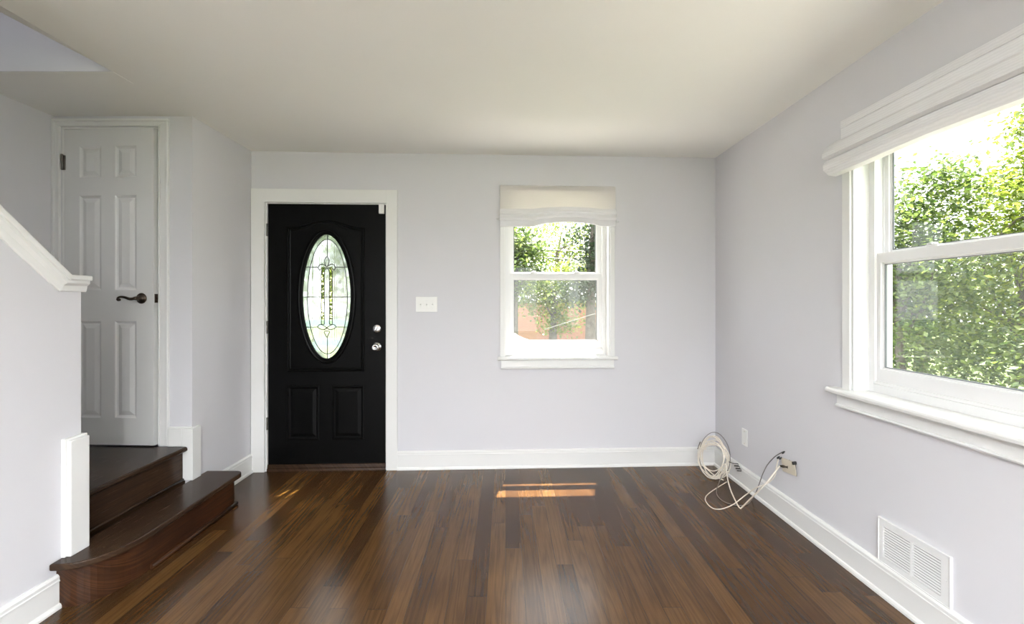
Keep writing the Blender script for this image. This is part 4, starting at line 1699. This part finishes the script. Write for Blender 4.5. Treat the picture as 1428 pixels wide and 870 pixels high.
def tree(loc, label, height, trunk_r, blobs, nleaf, lsize, mat, seed, group=None, lean_=(0, 0), name='leafy_tree', trunk_h=None):
    """blobs: list of (dx, dy, z, rx, ry, rz, share)"""
    random.seed(seed)
    o = thing(name, loc, 0, label, 'tree', group)
    mb = MB()
    th = trunk_h or height * 0.62
    tr = []
    for k in range(9):
        t = k / 8
        tr.append(Vector((lean_[0] * t + 0.05 * math.sin(3 * t + seed), lean_[1] * t + 0.05 * math.cos(4 * t + seed), th * t)))
    mb.tube(tr, trunk_r, 9, radii=[trunk_r * (1.25 - 0.85 * k / 8) for k in range(9)])
    tips = []
    for bi, b in enumerate(blobs):
        c = Vector(b[:3])
        for q in range(3):
            root = tr[random.randint(3, 8)]
            tip = c + Vector((random.uniform(-.6, .6) * b[3], random.uniform(-.6, .6) * b[4], random.uniform(-.4, .7) * b[5]))
            midp = root.lerp(tip, 0.5) + Vector((random.uniform(-.15, .15), random.uniform(-.15, .15), 0.12))
            br = catmull([root, midp, tip], 4)
            mb.tube(br, 0.02, 5, radii=[trunk_r * 0.34 * (1 - 0.85 * k / (len(br) - 1)) for k in range(len(br))])
            for k in range(2, len(br)):
                tips.append((bi, br[k]))
    mb.build('trunk', 'bark', o)
    tot = sum(b[6] for b in blobs)
    V, Fc = [], []
    for b in blobs:
        n = int(nleaf * b[6] / tot)
        ncl = max(4, n // 34)
        cl = []
        for _ in range(ncl):
            while True:
                p = Vector((random.uniform(-1, 1), random.uniform(-1, 1), random.uniform(-1, 1)))
                if 0.2 < p.length < 1:
                    break
            cl.append(Vector((b[0] + p.x * b[3], b[1] + p.y * b[4], b[2] + p.z * b[5])))
        cs = 0.105 * (b[3] + b[4] + b[5]) / 3 + lsize * 1.2
        for _ in range(n):
            c = random.choice(cl)
            p = c + Vector((random.gauss(0, cs), random.gauss(0, cs), random.gauss(0, cs * 0.6)))
            s = lsize * random.uniform(0.6, 1.25)
            d = Vector((random.gauss(0, 1), random.gauss(0, 1), random.gauss(-0.25, 0.55))).normalized()
            up = Vector((random.gauss(0, .5), random.gauss(0, .5), 1))
            sd = d.cross(up)
            if sd.length < 1e-4:
                continue
            sd.normalize()
            nn = sd.cross(d)
            i = len(V)
            V += [p, p + d * s * 0.45 + sd * s * 0.30 + nn * s * 0.05, p + d * s, p + d * s * 0.45 - sd * s * 0.30 + nn * s * 0.05]
            Fc.append((i, i + 1, i + 2, i + 3))
    me = bpy.data.meshes.new('foliage')
    me.from_pydata([tuple(v) for v in V], [], Fc)
    me.materials.append(M[mat])
    f = bpy.data.objects.new('foliage', me)
    COL.objects.link(f)
    f.parent = o
    return o


# right of the house: seen through the large window (direction X/Y about 0.84 .. 1.15)
tree((6.2, 7.1, GZ), 'rounded mid green tree filling the left of the large window', 4.4, 0.07,
     [(0, 0, 1.5, 1.0, 1.0, 1.0, 4), (0.1, 0, 2.6, 0.95, 0.95, 0.7, 4), (-.25, 0.1, 3.3, 0.6, 0.6, 0.45, 1.6), (0.45, -.1, 3.75, 0.55, 0.55, 0.55, 1.6)], 15000, 0.088, 'leaf_b', 3)
tree((7.9, 6.9, GZ), 'tall open yellow green tree at the right of the large window', 6.4, 0.09,
     [(0, 0, 2.0, 1.2, 1.2, 1.0, 4), (0.1, .1, 3.4, 1.1, 1.1, 0.8, 5), (0.6, 0, 4.4, 0.75, 0.75, 0.7, 2.2), (0.5, .0, 5.4, 0.5, 0.5, 0.7, 1.2)], 15000, 0.092, 'leaf_a', 5)
tree((9.5, 10.5, GZ), 'dense dark green tree behind the two nearer trees of the large window', 5.0, 0.12,
     [(0, 0, 1.6, 1.9, 1.9, 1.3, 4), (-1.4, 0.5, 2.2, 1.5, 1.5, 1.0, 3), (0.8, 0, 2.5, 1.7, 1.7, 1.0, 3), (0.6, 0, 3.1, 1.2, 1.2, 0.7, 1)], 15000, 0.12, 'leaf_c', 8)
tree((6.9, 5.6, GZ), 'low broad shrub in front of the trees outside the large window', 2.4, 0.05,
     [(0, 0, 0.8, 1.1, 1.0, 0.75, 4), (0.2, -.4, 1.6, 0.9, 0.9, 0.6, 3)], 12000, 0.075, 'leaf_b', 11, name='leafy_shrub', trunk_h=1.3)
tree((9.2, 7.2, GZ), 'tall slim tree at the far right edge of the large window', 6.5, 0.1,
     [(0, 0, 2.2, 1.2, 1.2, 1.3, 4), (0, 0, 3.8, 1.0, 1.0, 0.9, 2), (0.4, 0, 5.1, 0.6, 0.6, 0.8, .8)], 12000, 0.095, 'leaf_b', 13)

# in front of the house: seen through the small window (direction X/Y about 0.02 .. 0.20)
tree((0.35, 17.0, GZ), 'bushy green tree at the left of the small window', 6.2, 0.16,
     [(0, 0, 3.3, 1.2, 1.2, 1.2, 3), (0.1, 0, 4.3, 0.8, 0.9, .7, 2)], 6500, 0.17, 'leaf_b', 17)
tree((2.0, 19.5, GZ), 'yellow green spreading tree in the middle of the small window', 5.0, 0.16,
     [(0, 0, 2.3, 1.4, 1.0, 0.8, 3), (-0.9, 0, 2.9, 1.2, 1.0, 0.6, 2), (1.2, 0, 3.2, 1.0, 1.0, 0.6, 2), (0.2, 0, 1.3, 0.8, 0.8, 0.55, 1)], 7500, 0.16, 'leaf_a', 19)
tree((2.95, 15.5, GZ), 'grey trunked tree at the right of the small window', 6.4, 0.17,
     [(0.1, 0, 4.6, 0.7, 1.0, 1.2, 3), (-.4, 0, 2.6, 0.8, 0.7, 0.6, 2), (0.2, 0, 3.4, 0.6, 0.7, 0.6, 1.5)], 5200, 0.15, 'leaf_c', 23, trunk_h=5.0)
tree((3.8, 34.0, GZ), 'tall pale green tree behind the brick house', 9.5, 0.25,
     [(0, 0, 5.2, 2.6, 2, 1.2, 2), (0.5, 0, 7.6, 2.4, 2, 1.3, 1.6), (1.6, 0, 6.3, 1.6, 1.5, 1.2, 1)], 3600, 0.24, 'leaf_a', 29)
tree((-4.6, 13.0, GZ), 'round green tree across from the front door', 5.5, 0.15,
     [(0, 0, 2.6, 1.6, 1.6, 1.3, 3), (0.3, 0, 4.0, 1.2, 1.2, 0.9, 2)], 4500, 0.18, 'leaf_b', 31)

# more garden trees to either side of what the photograph shows
for (x, y, sd, lab) in ((10.5, 2.6, 41, 'round garden tree beside the path, south of the tall slim tree'), (11.5, -1.5, 43, 'round garden tree farthest along the side lawn'),
                        (-3.2, 19.5, 47, 'round tree beside the left end of the brick house'), (7.5, 19.5, 53, 'round tree beside the right end of the brick house')):
    tree((x, y, GZ), lab, 5.2, 0.14, [(0, 0, 2.2, 1.4, 1.4, 1.2, 3), (0.2, 0, 3.5, 1.2, 1.2, 0.9, 2)], 6000, 0.15, 'leaf_b', sd)
